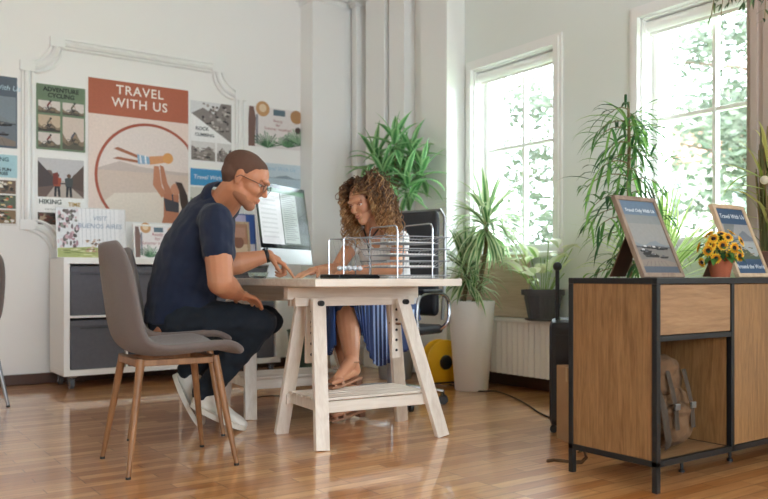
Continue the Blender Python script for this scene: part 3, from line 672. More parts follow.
# ================================================================ DINING CHAIRS
def make_chair(label, legm=LEGW, group=None):
    t = thing('upholstered_chair', label, 'chair', group=group)
    prof = [(.245, .446, .19), (.235, .462, .205), (.19, .470, .222), (.10, .466, .232), (0, .458, .235), (-.10, .456, .232), (-.165, .472, .226), (-.200, .52, .22),
            (-.216, .59, .215), (-.226, .66, .208), (-.237, .73, .196), (-.248, .80, .172), (-.256, .85, .138), (-.260, .878, .095), (-.262, .892, .045)]
    def shell(offset):
        rows = []; n = 14
        for i, (x, z, hw) in enumerate(prof):
            p0 = prof[max(i-1, 0)]; p1 = prof[min(i+1, len(prof)-1)]
            tx, tz = p1[0]-p0[0], p1[1]-p0[1]; L = math.hypot(tx, tz); nx, nz = tz/L, -tx/L    # normal towards the sitter
            if nz < 0 and i < 6: nx, nz = -nx, -nz
            back = max(0, min(1, (i-4)/5)); row = []
            for k in range(n+1):
                u = -1+2*k/n; lift = (abs(u)**2.6)*(.035 if i < 6 else .05+.0*back)
                if i < 2: lift *= .3
                row.append(Vector((x+nx*(lift+offset), u*hw, z+nz*(lift+offset))))
            rows.append(row)
        return rows
    m = MB(); m.grid(shell(0)); me = m.mesh('seat_shell', FABRIC, True)
    o = obj('seat_shell', me, None, t, world=False); q = o.modifiers.new('solid', 'SOLIDIFY'); q.thickness = .03; q.offset = 0
    q = o.modifiers.new('sub', 'SUBSURF'); q.levels = 1; q.render_levels = 2
    m = MB(); m.obox((.15, -.14, .425), (.15, .14, .425), .03, .035, (0, 0, 1)); m.obox((-.15, -.13, .425), (-.15, .13, .425), .03, .035, (0, 0, 1))
    m.obox((.15, -.13, .425), (-.15, -.12, .425), .025, .03, (0, 0, 1)); m.obox((.15, .13, .425), (-.15, .12, .425), .025, .03, (0, 0, 1)); obj('under_frame', m, legm, t, world=False, bevel=.003)
    for sx in (1, -1):
        for sy in (1, -1):
            m = MB(); a = Vector((sx*.15, sy*.135, .44)); b = Vector((sx*.215, sy*.205, 0))
            m.tube([a, a.lerp(b, .5), b + Vector((0, 0, .008))], [.0165, .014, .0095], 12); o = obj('leg', m, legm, t, world=False, smooth=True)
            m = MB(); m.tube([b+Vector((0, 0, .01)), b], .0105, 10); obj('foot_cap', m, BLACKP, o, world=False)
    return t
ch1 = make_chair('empty grey upholstered chair with slim wooden legs, nearest the viewer')
ch1.location = W(-.887, 3.29); ch1.rotation_euler.z = math.atan2(-.052, .998)
ch2 = copy_tree(ch1); ch2['label'] = 'grey upholstered chair the person in navy sits on, behind the empty chair'
ch2.location = W(-1.03, 3.97); ch2.rotation_euler.z = math.atan2(-.344, .939)
ch3 = make_chair('chair with metal legs mostly out of view, one leg at the far left edge', STEEL)
ch3.location = W(-2.49, 4.62); ch3.rotation_euler.z = R(200)

# ================================================================ RADIATORS, PANEL
def radiator(y0, y1, label):
    t = thing('radiator', label, 'radiator', (3.88, (y0+y1)/2, 0)); RM = mat('radiator_enamel', '#f1ece2', .35)
    m = MB(); n = int((y1-y0)/.05); rows_f = []
    for z in (.10, .455):
        rows_f.append([Vector((3.838-(.018 if k % 2 else 0), y0+(y1-y0)*k/(2*n), z)) for k in range(2*n+1)])
    m.grid(rows_f); obj('front_panel', m, RM, t, solid=.004)
    m = MB(); m.box(3.832, 3.93, y0, y0+.012, .10, .46); m.box(3.832, 3.93, y1-.012, y1, .10, .46); m.box(3.90, 3.93, y0, y1, .10, .455); obj('casing', m, RM, t, bevel=.002)
    m = MB(); m.box(3.815, 3.95, y0, y1, .458, .478); obj('top_shelf', m, mat('white_shelf', '#f5f4f0', .3), t, bevel=.003)
    for y in (y0+.15, y1-.15):
        m = MB(); m.tube([(3.90, y, 0), (3.90, y, .11)], .009, 10); obj('pipe', m, RM, t, smooth=True)
        m = MB(); m.box(3.93, 3.968, y-.015, y+.015, .2, .4); obj('wall_bracket', m, STEEL, t)
radiator(3.32, 4.50, 'cream ribbed radiator between the white planter and the black suitcase')
radiator(1.95, 3.1, 'cream ribbed radiator hidden behind the wooden cabinet, under the right window')
m = MB(); m.box(3.915, 3.935, 3.86, 4.565, .482, .915)
tag(obj('brown_board', m, wood_mat('brown_board', '#bda38c', '#d2bba6', 'Y', .6), bevel=.003), 'brown wooden board standing on the radiator under the window sill', 'board')

# ================================================================ PLANTS
def blade(m, base, az, el, L, wd, droop, c1, c2=None, n=6, fold=.25, twist=0):
    """arching leaf; c1 body colour, c2 margin colour"""
    d = Vector((math.cos(az)*math.cos(el), math.sin(az)*math.cos(el), math.sin(el))); p = Vector(base); g = Vector((0, 0, -1)); rows = []
    side0 = Vector((-math.sin(az+twist), math.cos(az+twist), 0))
    for i in range(n+1):
        t = i/n; ww = wd*max(.03, math.sin(PI*min(1, .12+t*.88))**.75)*(1 if t < .6 else (1-(t-.6)/.4)**.6 if t < 1 else .02)
        sd = (side0 - d*side0.dot(d)).normalized(); up = sd.cross(d)
        if up.z < 0: up = -up
        rows.append([p - sd*ww/2 + up*ww*fold*.5, p - sd*ww*.22+up*ww*fold*.1, p + sd*ww*.22+up*ww*fold*.1, p + sd*ww/2 + up*ww*fold*.5])
        d = (d + g*droop*(t+.25)/n*2).normalized(); p = p + d*(L/n)
    c2 = c2 or c1; m.grid(rows, cols=[c2, c1, c2]*n)
def jit(c, rd, a=.15):
    k = 1+rd.uniform(-a, a); return tuple(min(1, x*k) for x in c)
G1, G2, G3, G4 = lin('#4c7d3c'), lin('#79a653'), lin('#a9c47e'), lin('#2f5a33')
def rosette(m, top, n, L, wd, rd, droop=.9, els=(75, -15), c=(G1, G3), spread=.05, n_seg=6, fold=.25):
    for k in range(n):
        f = k/n; el = R(els[0]+(els[1]-els[0])*f+rd.uniform(-12, 12)); az = k*2.399+rd.uniform(-.3, .3)
        b = Vector(top) - Vector((0, 0, spread*f*2)) + Vector((rd.uniform(-.01, .01), rd.uniform(-.01, .01), 0))
        blade(m, b, az, el, L*rd.uniform(.75, 1.1), wd*rd.uniform(.8, 1.15), droop*rd.uniform(.6, 1.3), jit(c[0], rd), jit(c[1], rd), n_seg, fold)
BARK = mat('plant_stem', '#8a7a5c', .8, bump=.4, bscale=60)
def pot_profile(h, rt, rb, wall=.012):
    return [(0, 0), (rb-.005, 0), (rb, .006), (rt, h-.004), (rt-.003, h), (rt-wall, h), (rt-wall-.004, h-.05), (0, h-.05)]

# tall white planter with two dracaenas
rd = random.Random(11)
pc = W(.590, 5.40)
t = thing('potted_dracaena', 'tall striped dracaenas in the tapered white floor planter by the radiator', 'potted plant', pc)
m = MB(); m.lathe(pot_profile(.60, .158, .112), 48, Matrix.Translation(pc)); obj('planter', m, mat('white_planter', '#f6f5f2', .3), t, smooth=True)
m = MB(); m.tube([pc+Vector((0,0,.552)), pc+Vector((0,0,.575))], .138, 24); obj('soil', m, SOIL, t)
def stem_pts(a, b, k=0.02, n=6):
    a = Vector(a); b = Vector(b); return [a.lerp(b, i/n)+Vector((k*math.sin(PI*i/n), k*.5*math.sin(2*PI*i/n), 0)) for i in range(n+1)]
def camoff(p, dx, dd, z): return Vector((p.x, p.y, 0)) + Vector((dx*CX[0]+dd*CY[0], dx*CX[1]+dd*CY[1], z))
s1b, s1t = camoff(pc, .04, .0, .57), camoff(pc, .10, 0, 1.16)
s2b, s2t = camoff(pc, -.05, .02, .57), camoff(pc, -.035, .03, .86)
s3b, s3t = camoff(pc, .0, -.05, .57), camoff(pc, .02, -.04, .70)
for a, b, r in ((s1b, s1t, .014), (s2b, s2t, .015), (s3b, s3t, .012)):
    m = MB(); m.tube(stem_pts(a, b), r, 10); obj('stem', m, BARK, t, smooth=True)
cD = (lin('#5f8f55'), lin('#d3dfb4'))
m = MB(); rosette(m, s1t, 96, .43, .038, rd, .95, (72, -40), cD, .06); obj('foliage', m, LEAF, t, smooth=True)
m = MB(); rosette(m, s2t, 76, .34, .036, rd, .8, (85, -20), cD, .07); obj('foliage', m, LEAF, t, smooth=True)
m = MB(); rosette(m, s3t, 22, .26, .026, rd, .9, (80, 0), cD, .04); obj('foliage', m, LEAF, t, smooth=True)

# corner dracaena behind the woman
pc = W(.085, 6.0)
t = thing('potted_dracaena', 'broad-leaved green dracaena on a slim trunk in the room corner behind the curly-haired person', 'potted plant', pc)
m = MB(); m.lathe(pot_profile(.32, .16, .12), 40, Matrix.Translation(pc)); obj('pot', m, mat('grey_pot', '#8d8f8e', .5), t, smooth=True)
m = MB(); m.tube([pc+Vector((0,0,.27)), pc+Vector((0,0,.30))], .14, 24); obj('soil', m, SOIL, t)
tp = camoff(pc, -.0, 0, 1.55)
m = MB(); m.tube(stem_pts(pc+Vector((0,0,.28)), tp, .02), [.02, .019, .018, .017, .015, .014, .012], 10); obj('trunk', m, BARK, t, smooth=True)
br = []
rd = random.Random(5)
m = MB()
tips = [(-.15, 0, 1.66), (.12, .04, 1.72), (0, -.06, 1.78), (.20, -.05, 1.56), (-.10, -.1, 1.54), (.03, .05, 1.62), (.08, -.08, 1.46)]
for dx, dd, z in tips: m.tube([camoff(pc, 0, 0, 1.42), camoff(pc, dx*.5, dd*.5, 1.42+(z-1.42)*.6), camoff(pc, dx, dd, z)], [.011, .009, .008], 8)
obj('branches', m, BARK, t, smooth=True)
m = MB(); cC = (lin('#5a9358'), lin('#9cc78e'))
for dx, dd, z in tips: rosette(m, camoff(pc, dx, dd, z), 20, .29, .056, rd, .6, (80, -45), cC, .05, 6, .3)
blade(m, camoff(pc, 0, 0, 1.38), R(-10), R(10), .18, .045, .3, cC[0], cC[1]); blade(m, camoff(pc, 0, 0, 1.22), R(-30), R(-10), .18, .045, .3, cC[0], cC[1])
obj('foliage', m, LEAF, t, smooth=True)

# ribbed pot plant on the radiator
pc = W(.205*5.12, 5.12, .478); pc = Vector((3.825, 3.64, .478))
t = thing('potted_plant', 'light green leafy plant in a ribbed dark grey pot on the radiator shelf', 'potted plant', pc)
m = MB(); m.lathe([(0, 0), (.10, 0), (.115, .006), (.118, .014), (0, .014)], 40, Matrix.Translation(pc)); obj('saucer', m, mat('dark_grey_pot', '#4b4a4d', .45), t, smooth=True)
m = MB(); n = 96; prof = [(.092, .015), (.118, .15), (.118, .165), (.138, .166), (.140, .20), (.130, .201), (.126, .165), (0, .165)]; vs = []; fs = []
for i, (r, z) in enumerate(prof):
    for k in range(n):
        rr_ = r*(1+(.025 if i < 2 and k % 4 < 2 else 0)); vs.append(pc+Vector((rr_*math.cos(2*PI*k/n), rr_*math.sin(2*PI*k/n), z)))
for i in range(len(prof)-1):
    for k in range(n): fs.append((i*n+k, i*n+(k+1) % n, (i+1)*n+(k+1) % n, (i+1)*n+k))
fs.append(tuple(range(n-1, -1, -1))); m._add(vs, fs); obj('pot', m, mat('dark_grey_pot', '#4b4a4d', .45), t, smooth=True)
rd = random.Random(3); m = MB(); s = MB()
cl = [lin('#a4c670'), lin('#c6da98'), lin('#e3eac6'), lin('#84ad5a')]
for k in range(20):
    az = k*2.4; el = R(rd.uniform(35, 85)); L = rd.uniform(.14, .36); b = pc+Vector((.04*math.cos(az), .04*math.sin(az), .17))
    tip = b+Vector((math.cos(az)*math.cos(el), math.sin(az)*math.cos(el), math.sin(el)))*L
    s.tube([b, b.lerp(tip, .5)+Vector((0,0,.01)), tip], .003, 5)
    blade(m, tip, az, R(rd.uniform(-10, 60)), rd.uniform(.13, .20), rd.uniform(.085, .12), .5, jit(rd.choice(cl), rd), jit(cl[2], rd), 6, .2)
    if k % 2: blade(m, b.lerp(tip, .6), az+1.5, R(20), .12, .045, .7, jit(rd.choice(cl), rd), jit(cl[1], rd), 6, .2)
obj('stems', s, mat('green_stem', '#8aa85a', .5), t); obj('foliage', m, LEAF, t, smooth=True)

# weeping ficus behind the cabinet
pc = W(1.235, 4.03)
t = thing('weeping_fig', 'tall narrow-leaved weeping plant with drooping leaves between cabinet and window', 'potted plant', pc)
m = MB(); m.lathe(pot_profile(.34, .15, .11), 40, Matrix.Translation(pc)); obj('pot', m, mat('brown_pot', '#6a4a3a', .6), t, smooth=True)
m = MB(); m.tube([pc+Vector((0,0,.29)), pc+Vector((0,0,.31))], .13, 24); obj('soil', m, SOIL, t)
m = MB(); tk = [pc+Vector((0,0,.3))]+[pc+Vector((.012*math.sin(i*1.3), .01*math.cos(i), 0.3+i*.192)) for i in range(1, 8)]; m.tube(tk, [.016-.0013*i for i in range(8)], 8); obj('trunk', m, BARK, t, smooth=True)
rd = random.Random(21); m = MB(); s = MB()
for k in range(44):
    z = .62+1.0*(k/44)**.9; az = k*2.4+rd.uniform(-.4, .4); L = rd.uniform(.10, .24)*(1 if z < 1.35 else .85)
    b = pc+Vector((0, 0, z)); pts = [b]; d = Vector((math.cos(az)*.75, math.sin(az)*.75, .55)); p_ = b
    for q in range(5):
        d = (d+Vector((0, 0, -.28))).normalized(); p_ = p_+d*L/5; pts.append(p_)
    s.tube(pts, [.004, .0035, .003, .0025, .002, .0015], 5)
    for q in range(1, 6):
        for e in range(2):
            blade(m, pts[q], az+rd.uniform(-1.5, 1.5), R(rd.uniform(-50, 40)), rd.uniform(.13, .22), rd.uniform(.012, .019), rd.uniform(.6, 1.5), jit(rd.choice([G1, G4, lin('#5c8a4a'), G2]), rd, .25), None, 5, .3)
for az, el, L in ((R(130), 35, .3), (R(-30), 55, .26), (R(-60), 20, .3), (R(150), 60, .22), (R(20), 30, .28), (R(-40), 10, .3)):
    blade(m, pc+Vector((0, 0, 1.52)), az, R(el), L, .02, .9, G2, G3, 6, .3)
obj('branches', s, BARK, t); obj('foliage', m, LEAF, t, smooth=True)

# spider plant on the hidden radiator
pc = Vector((3.62, 2.60, 0))
t = thing('spider_plant', 'bright green spider plant with thin arching leaves in front of the right window', 'potted plant', pc)
m = MB(); m.lathe(pot_profile(.74, .10, .075), 32, Matrix.Translation(pc)); obj('pot', m, mat('white_planter', '#f6f5f2', .3), t, smooth=True)
m = MB(); m.tube([pc+Vector((0,0,.69)), pc+Vector((0,0,.705))], .085, 20); obj('soil', m, SOIL, t)
rd = random.Random(9); m = MB(); rosette(m, pc+Vector((0, 0, .74)), 110, .58, .022, rd, .8, (88, 30), (lin('#9cc25c'), lin('#d6e3a6')), .02, 8)  # leaf colours made lighter to suggest light from behind
obj('foliage', m, LEAF, t, smooth=True)

# tall grassy plant at the right end of the cabinet
pc = Vector((3.585, 2.0, .759))
t = thing('ornamental_grass', 'tall dry-stalked grassy plant at the right edge behind the framed print', 'potted plant', pc)
m = MB(); m.lathe(pot_profile(.12, .07, .05), 32, Matrix.Translation(pc)); obj('pot', m, mat('brown_pot', '#6a4a3a', .6), t, smooth=True)
rd = random.Random(14); m = MB()
for k in range(46):
    az = rd.uniform(0, 6.28); r = rd.uniform(0, .045); b = pc+Vector((r*math.cos(az), r*math.sin(az), .08)); e = b+Vector((rd.uniform(-.03, .03), rd.uniform(-.03, .03), rd.uniform(.35, .62)))
    m.tube([b, b.lerp(e, .5)+Vector((rd.uniform(-.01, .01), 0, 0)), e], rd.uniform(.002, .004), 5, c=jit(rd.choice([lin('#8b7a4e'), lin('#6c6a3e'), lin('#a08a5a')]), rd))
obj('stalks', m, LEAF, t)
m = MB()
for k in range(34): blade(m, pc+Vector((0, 0, rd.uniform(.2, .55))), k*2.4, R(rd.uniform(20, 80)), rd.uniform(.2, .36), .016, rd.uniform(.5, 1.2), jit(rd.choice([lin('#a9b35c'), lin('#87993f'), lin('#c5c472')]), rd), None, 7)
wv = W(-1, -.1); az0 = math.atan2(wv.y, wv.x)
blade(m, pc+Vector((0, 0, .44)), az0, R(28), .30, .022, .35, lin('#9bb25a'), lin('#c8d68f'), 8); blade(m, pc+Vector((0, 0, .12)), az0, R(50), .30, .008, .6, lin('#5e7a45'), None, 8)
blade(m, pc+Vector((0, 0, .40)), az0+.2, R(12), .26, .02, .3, lin('#8fae5a'), lin('#c8d68f'), 8)
obj('foliage', m, LEAF, t, smooth=True)
# cream bloom
m = MB(); m.ball(camoff(pc, -.055, -.08, pc.z+.44), .02, c=lin('#e8e2cf')); obj('bloom', m, LEAF, t, smooth=True)

# hanging plant, its foot of foliage in the top right corner
hp = W(1.475, 3.0, 1.93)
t = thing('hanging_plant', 'trailing green plant hanging in at the top right corner', 'hanging plant', (hp.x, hp.y, ZC))
m = MB(); m.lathe([(0, 0), (.06, 0), (.10, .12), (.095, .12), (.085, .09), (0, .09)], 28, Matrix.Translation(hp)); obj('pot', m, mat('white_planter', '#f6f5f2', .3), t, smooth=True)
m = MB()
for k in range(3):
    a = k*2.09; m.tube([hp+Vector((.097*math.cos(a), .097*math.sin(a), .115)), hp+Vector((0, 0, .6)), Vector((hp.x, hp.y, ZC))], .0015, 5)
obj('cord', m, mat('jute_cord', '#a08a68', .9), t)
rd = random.Random(2); m = MB(); s = MB()
for k in range(22):
    az = k*2.4; p_ = hp+Vector((.09*math.cos(az), .09*math.sin(az), .12)); pts = [p_]; d = Vector((math.cos(az)*.5, math.sin(az)*.5, .2)); L = rd.uniform(.18, .36)
    for q in range(7):
        d = (d+Vector((rd.uniform(-.1, .1), rd.uniform(-.1, .1), -.5))).normalized(); p_ = p_+d*L/7; pts.append(p_)
    s.tube(pts, .0018, 5)
    for q in pts[2:]:
        for e in range(3): blade(m, q, rd.uniform(0, 6.28), R(rd.uniform(-60, 20)), rd.uniform(.03, .06), .009, .5, jit(rd.choice([lin('#4f6e4a'), lin('#6f8a5e'), lin('#39553a')]), rd), None, 3)
obj('vines', s, BARK, t); obj('foliage', m, LEAF, t, smooth=True)

for o in list(col.objects):          # leaves that reach the window wall curl back from it
    if o.type == 'MESH' and o.name.split('.')[0] == 'foliage':
        for v in o.data.vertices:
            if v.co.x > 3.82 and v.co.x < 5: v.co.x = 3.82+(v.co.x-3.82)*.3
# ================================================================ WOODEN CABINET
kx0, ky0, ky1, kt = 2.39, 1.735, 2.14, .757
kb = .46; kx1 = kx0+.02+3*kb
cab = thing('display_cabinet', 'long oak cabinet in a thin black metal frame, in the right foreground', 'cabinet', ((kx0+kx1)/2, 1.94, 0))
m = MB(); f = .022
def bar(x0, x1, y0, y1, z0, z1): m.box(x0, x1, y0, y1, z0, z1)
for y in (ky0, ky1-f):
    bar(kx0, kx1, y, y+f, kt-f, kt); bar(kx0, kx1, y, y+f, .09, .09+f)
    for k in range(4):
        x = kx0+k*kb; bar(x, x+f, y, y+f, 0 if k in (0, 3) else .09, kt-f)
for x in (kx0, kx0+3*kb): bar(x, x+f, ky0+f, ky1-f, kt-f, kt); bar(x, x+f, ky0+f, ky1-f, .09, .09+f)
for k in (1, 2): bar(kx0+k*kb, kx0+k*kb+f, ky0+f, ky1-f, .09, .09+f)
bar(kx0+f, kx0+kb, ky0, ky0+f, .532, .552)
obj('metal_frame', m, BLACKM, cab, bevel=.002)
m = MB(); m.box(kx0+.004, kx0+.018, ky0+f, ky1-f, .09+f, kt-f); obj('side_panel', m, OAK, cab)
m = MB(); m.box(kx0+3*kb+.004, kx0+3*kb+.018, ky0+f, ky1-f, .09+f, kt-f); obj('side_panel', m, OAK, cab)
m = MB(); m.box(kx0+f, kx0+3*kb, ky0+f, ky1-f, kt-f, kt-.002); obj('top_panel', m, mat('black_top', '#26282a', .5), cab)
m = MB(); m.box(kx0+.02, kx0+3*kb, ky0+f, ky1-f, .09+.006, .09+f-.002); obj('bottom_panel', m, OAKX, cab)
m = MB(); m.box(kx0+.02, kx0+3*kb, ky1-f-.012, ky1-f, .09+f, kt-f); obj('back_panel', m, OAK, cab)
for k in (1, 2):
    m = MB(); m.box(kx0+k*kb+.002, kx0+k*kb+.018, ky0+f, ky1-f-.012, .09+f, kt-f); obj('divider', m, OAK, cab)
m = MB(); m.box(kx0+f+.003, kx0+kb-.003, ky0+.004, ky0+.022, .555, kt-f-.003); dr = obj('drawer', m, wood_mat('oak_drawer', '#82603f', '#a07c58', 'X', scale=2), cab)
m = MB(); m.box(kx0+f+.01, kx0+kb-.01, ky0+.023, ky1-.06, .556, .70); obj('drawer_box', m, OAKX, dr)
for k in (1, 2):
    m = MB(); m.box(kx0+k*kb+f+.003, kx0+(k+1)*kb-.003, ky0+.004, ky0+.02, .09+f+.003, kt-f-.003); obj('door', m, OAK, cab)
for k in range(4):
    m = MB(); m.lathe([(0, 0), (.012, 0), (.012, .008), (.006, .012), (.006, .02), (0, .02)], 12, Matrix.Translation((kx0+.355+k*.33, 1.88, 0)))
    m.tube([(kx0+.355+k*.33, 1.88, .02), (kx0+.355+k*.33, 1.88, .096)], .007, 10); obj('levelling_foot', m, BLACKP, cab, smooth=True)

# backpack in the open bay
def blob(name, prims, voxel, m, parent, smooth=4, disp=0, dscale=.06, world=True):
    b = MB()
    for q in prims:
        k = q[0]
        if k == 'c':      # tapered capsule p1 r1 p2 r2
            _, p1, r1, p2, r2 = q; p1 = Vector(p1); p2 = Vector(p2)
            b.tube([p1, p1.lerp(p2, .5), p2], [r1, (r1+r2)/2, r2], 14); b.ball(p1, r1, 14, 10); b.ball(p2, r2, 14, 10)
        elif k == 'e': b.ball(q[1], q[2], 20, 14, M=q[3] if len(q) > 3 else None)
        elif k == 'l': b.loft(q[1], q[2], 24)
        elif k == 't': b.tube(q[1], q[2], 12)
        elif k == 'b': b.box(*q[1])
    me = b.mesh(name, m, True); o = obj(name, me, None, parent, world=world)
    r = o.modifiers.new('remesh', 'REMESH'); r.mode = 'VOXEL'; r.voxel_size = voxel; r.use_smooth_shade = True
    if smooth:
        s = o.modifiers.new('smooth', 'SMOOTH'); s.factor = .5; s.iterations = smooth
    if disp:
        tx = bpy.data.textures.new(name+'_folds', 'CLOUDS'); tx.noise_scale = dscale; tx.noise_depth = 1
        d = o.modifiers.new('folds', 'DISPLACE'); d.texture = tx; d.strength = disp; d.texture_coords = 'LOCAL'; d.mid_level = .5
    return o
CANVAS = mat('brown_canvas', '#6f5237', .9, bump=.3, bscale=200, var=.25, vscale=15)
bp_ = Vector((2.585, 1.905, .112))
t = thing('backpack', 'brown canvas backpack slumped in the open bay of the oak cabinet', 'backpack', bp_)
blob('pack_body', [('e', bp_+Vector((0, 0, .12)), (.125, .095, .12)), ('e', bp_+Vector((-.02, .01, .23)), (.11, .085, .10)), ('e', bp_+Vector((0, 0, .07)), (.13, .10, .068))], .006, CANVAS, t, 3, .035, .07)
blob('top_flap', [('e', bp_+Vector((-.015, -.01, .275)), (.085, .085, .045)), ('e', bp_+Vector((.0, -.06, .23)), (.07, .025, .055))], .005, CANVAS, t, 3, .02, .05)
blob('front_pocket', [('e', bp_+Vector((.02, -.085, .095)), (.075, .035, .07)), ('e', bp_+Vector((.02, -.09, .135)), (.078, .034, .022))], .005, CANVAS, t, 2, .015, .05)
blob('side_pocket', [('e', bp_+Vector((.10, -.01, .12)), (.035, .06, .09))], .005, CANVAS, t, 2, .015, .05)
m = MB()
for sx in (-.04, .05):
    m.tube([bp_+Vector((sx, -.085, .27)), bp_+Vector((sx, -.105, .21)), bp_+Vector((sx, -.122, .15)), bp_+Vector((sx, -.128, .08))], [(.012, .003)]*4, 8, side=(1, 0, 0))
m.tube([bp_+Vector((-.075, -.05, .25)), bp_+Vector((-.09, -.11, .15)), bp_+Vector((-.08, -.12, .05)), bp_+Vector((-.06, -.10, .02))], [(.016, .004)]*4, 8, side=(1, 0, 0))
m.tube([bp_+Vector((-.03, .02, .30)), bp_+Vector((-.02, .0, .35)), bp_+Vector((.02, .0, .345)), bp_+Vector((.03, .02, .30))], .007, 8)
obj('strap', m, mat('dark_strap', '#3f3327', .8), t, smooth=True)
for sx in (-.04, .05):
    m = MB(); m.box(bp_.x+sx-.013, bp_.x+sx+.013, bp_.y-.131, bp_.y-.122, bp_.z+.145, bp_.z+.165); obj('buckle', m, STEEL, t, bevel=.002)

for o in t.children:
    for v in o.data.vertices: v.co = bp_+Vector(((v.co.x-bp_.x)*1.08+.012, (v.co.y-bp_.y)*1.0-.012, (v.co.z-bp_.z)*1.12))
# sunflowers
pc = Vector((2.935, 1.835, .759))
t = thing('potted_sunflowers', 'small yellow sunflowers in a terracotta pot on the cabinet', 'potted plant', pc)
m = MB(); m.lathe([(0, 0), (.035, 0), (.036, .003), (.047, .058), (.053, .058), (.054, .078), (.048, .078), (.046, .062), (0, .062)], 36, Matrix.Translation(pc)); obj('pot', m, mat('terracotta', '#a85a3c', .8, var=.15), t, smooth=True)
rd = random.Random(7); lf = MB(); st = MB(); pe = MB(); ce = MB()
for k in range(70):
    az = rd.uniform(0, 6.28); el = R(rd.uniform(-10, 80)); c0 = pc+Vector((0, 0, .085)); q = c0+Vector((math.cos(az)*math.cos(el), math.sin(az)*math.cos(el), math.sin(el)))*rd.uniform(.03, .075)
    blade(lf, q, az, el-.3, rd.uniform(.03, .05), rd.uniform(.02, .03), .8, jit(rd.choice([G4, G1]), rd), None, 4)
def sunflower(p, nrm, r):
    nrm = nrm.normalized(); a = nrm.orthogonal().normalized(); b = nrm.cross(a)
    st.tube([pc+Vector((0, 0, .07)), pc.lerp(p, .6)+Vector((0, 0, .03)), p], .0018, 5)
    ce.ball(p+nrm*.004, (r*.34, r*.34, r*.14), 12, 8, M=nrm.to_track_quat('Z', 'Y').to_matrix(), c=lin('#2a1a12'))
    for ly, n_ in ((0, 14), (1, 12)):
        for k in range(n_):
            th = 2*PI*(k+.5*ly)/n_+rd.uniform(-.08, .08); d = a*math.cos(th)+b*math.sin(th); sd = nrm.cross(d); L = r*rd.uniform(.88, 1.05)
            up = nrm*(r*(.12+.1*ly)); w_ = r*.17
            pe.grid([[p+d*r*.28-sd*w_*.5, p+d*r*.28+sd*w_*.5], [p+d*L*.65-sd*w_+up, p+d*L*.65+sd*w_+up], [p+d*L+up*.6-sd*.0005, p+d*L+up*.6+sd*.0005]], cols=[jit(lin('#eda21c'), rd, .1), jit(lin('#ffd23c'), rd, .1)])
fp = [(-.055, -.8, .125), (.055, -.9, .085), (.02, -.95, .09), (-.065, -.5, .105), (-.045, -.6, .15), (-.01, -.9, .125), (.035, -.9, .115), (.06, -.5, .14), (.0, -.3, .17), (.04, -.2, .175), (-.075, -.2, .06), (-.035, -.9, .075), (.075, -.3, .105), (-.03, .4, .17), (.03, .6, .15), (-.07, .4, .12), (.01, -.7, .155)]
for x, y, z in fp:
    n_ = W(x*9, y*.9, 0)+Vector((0, 0, (z-.09)*6)); p0 = camoff(pc, x, -.045 if y < -.4 else (.035 if y > 0 else -.01), pc.z+z)
    sunflower(p0, n_, rd.uniform(.023, .028))
obj('leaves', lf, LEAF, t, smooth=True); obj('stems', st, mat('green_stem', '#8aa85a', .5), t); obj('petals', pe, leaf_mat('petal', .5, .3), t); obj('seed_heads', ce, LEAF, t, smooth=True)

# suitcase, box, strap behind the cabinet
sc = W(.945, 4.02)
sp = Vector((0.904, 4.02, 0))
t = thing('suitcase', 'black upright suitcase with raised handle behind the oak cabinet', 'suitcase', sc, R(-35))
SC = mat('suitcase_black', '#1d1f23', .5, bump=.1, bscale=200)
m = MB(); m.box(-.17, .17, -.11, .11, .03, .55); obj('shell', m, SC, t, world=False, bevel=.035)
m = MB()
m.box(-.176, -.168, -.08, .08, .1, .48)
obj('front_panel', m, SC, t, world=False)
m = MB()
hy = .072
for x in (-.10, .10): m.tube([(x, hy, .53), (x, hy, .80)], .010, 12)
m.tube([(-.12, hy, .81), (.12, hy, .81)], .02, 14); m.ball((-.12, hy, .812), .022); m.ball((.12, hy, .812), .022)
obj('pull_handle', m, BLACKP, t, world=False, smooth=True)
for x in (-.13, .13):
    for y in (-.09, .09):
        m = MB(); m.tube([(x-.01, y, .018), (x+.01, y, .018)], .018, 14); m.box(x-.008, x+.008, y-.008, y+.008, .02, .05); obj('wheel', m, BLACKP, t, world=False)
wv = W(.87, 4.02); t.rotation_euler.z = math.atan2(wv.y, wv.x)
bc = W(.905, 3.66)
t = thing('cardboard_box', 'plain brown cardboard box standing behind the oak cabinet', 'cardboard box', bc, math.atan2(-.576, .817)+R(10))
m = MB(); m.box(-.065, .16, -.10, .14, 0, .345); obj('carton', m, mat('cardboard', '#b08d68', .9, var=.1), t, world=False, bevel=.002)
m = MB(); m.box(-.0, .03, -.102, .142, .28, .3465); m.box(-.066, .161, .01, .03, .28, .3462); obj('packing_tape', m, mat('packing_tape', '#b79a6c', .3), t, world=False)
pts = [W(x, d, z) for x, d, z in ((.668, 3.28, .005), (.70, 3.30, .004), (.76, 3.27, .004), (.80, 3.24, .01), (.815, 3.22, .035), (.805, 3.23, .06), (.785, 3.24, .05))]
m = MB(); m.tube(pts, [(.008, .004)]*len(pts), 8); tag(obj('fabric_strap', m, mat('tan_strap', '#5e4630', .9), smooth=True), 'short tan strap curling on the floor beside the cabinet leg', 'strap')

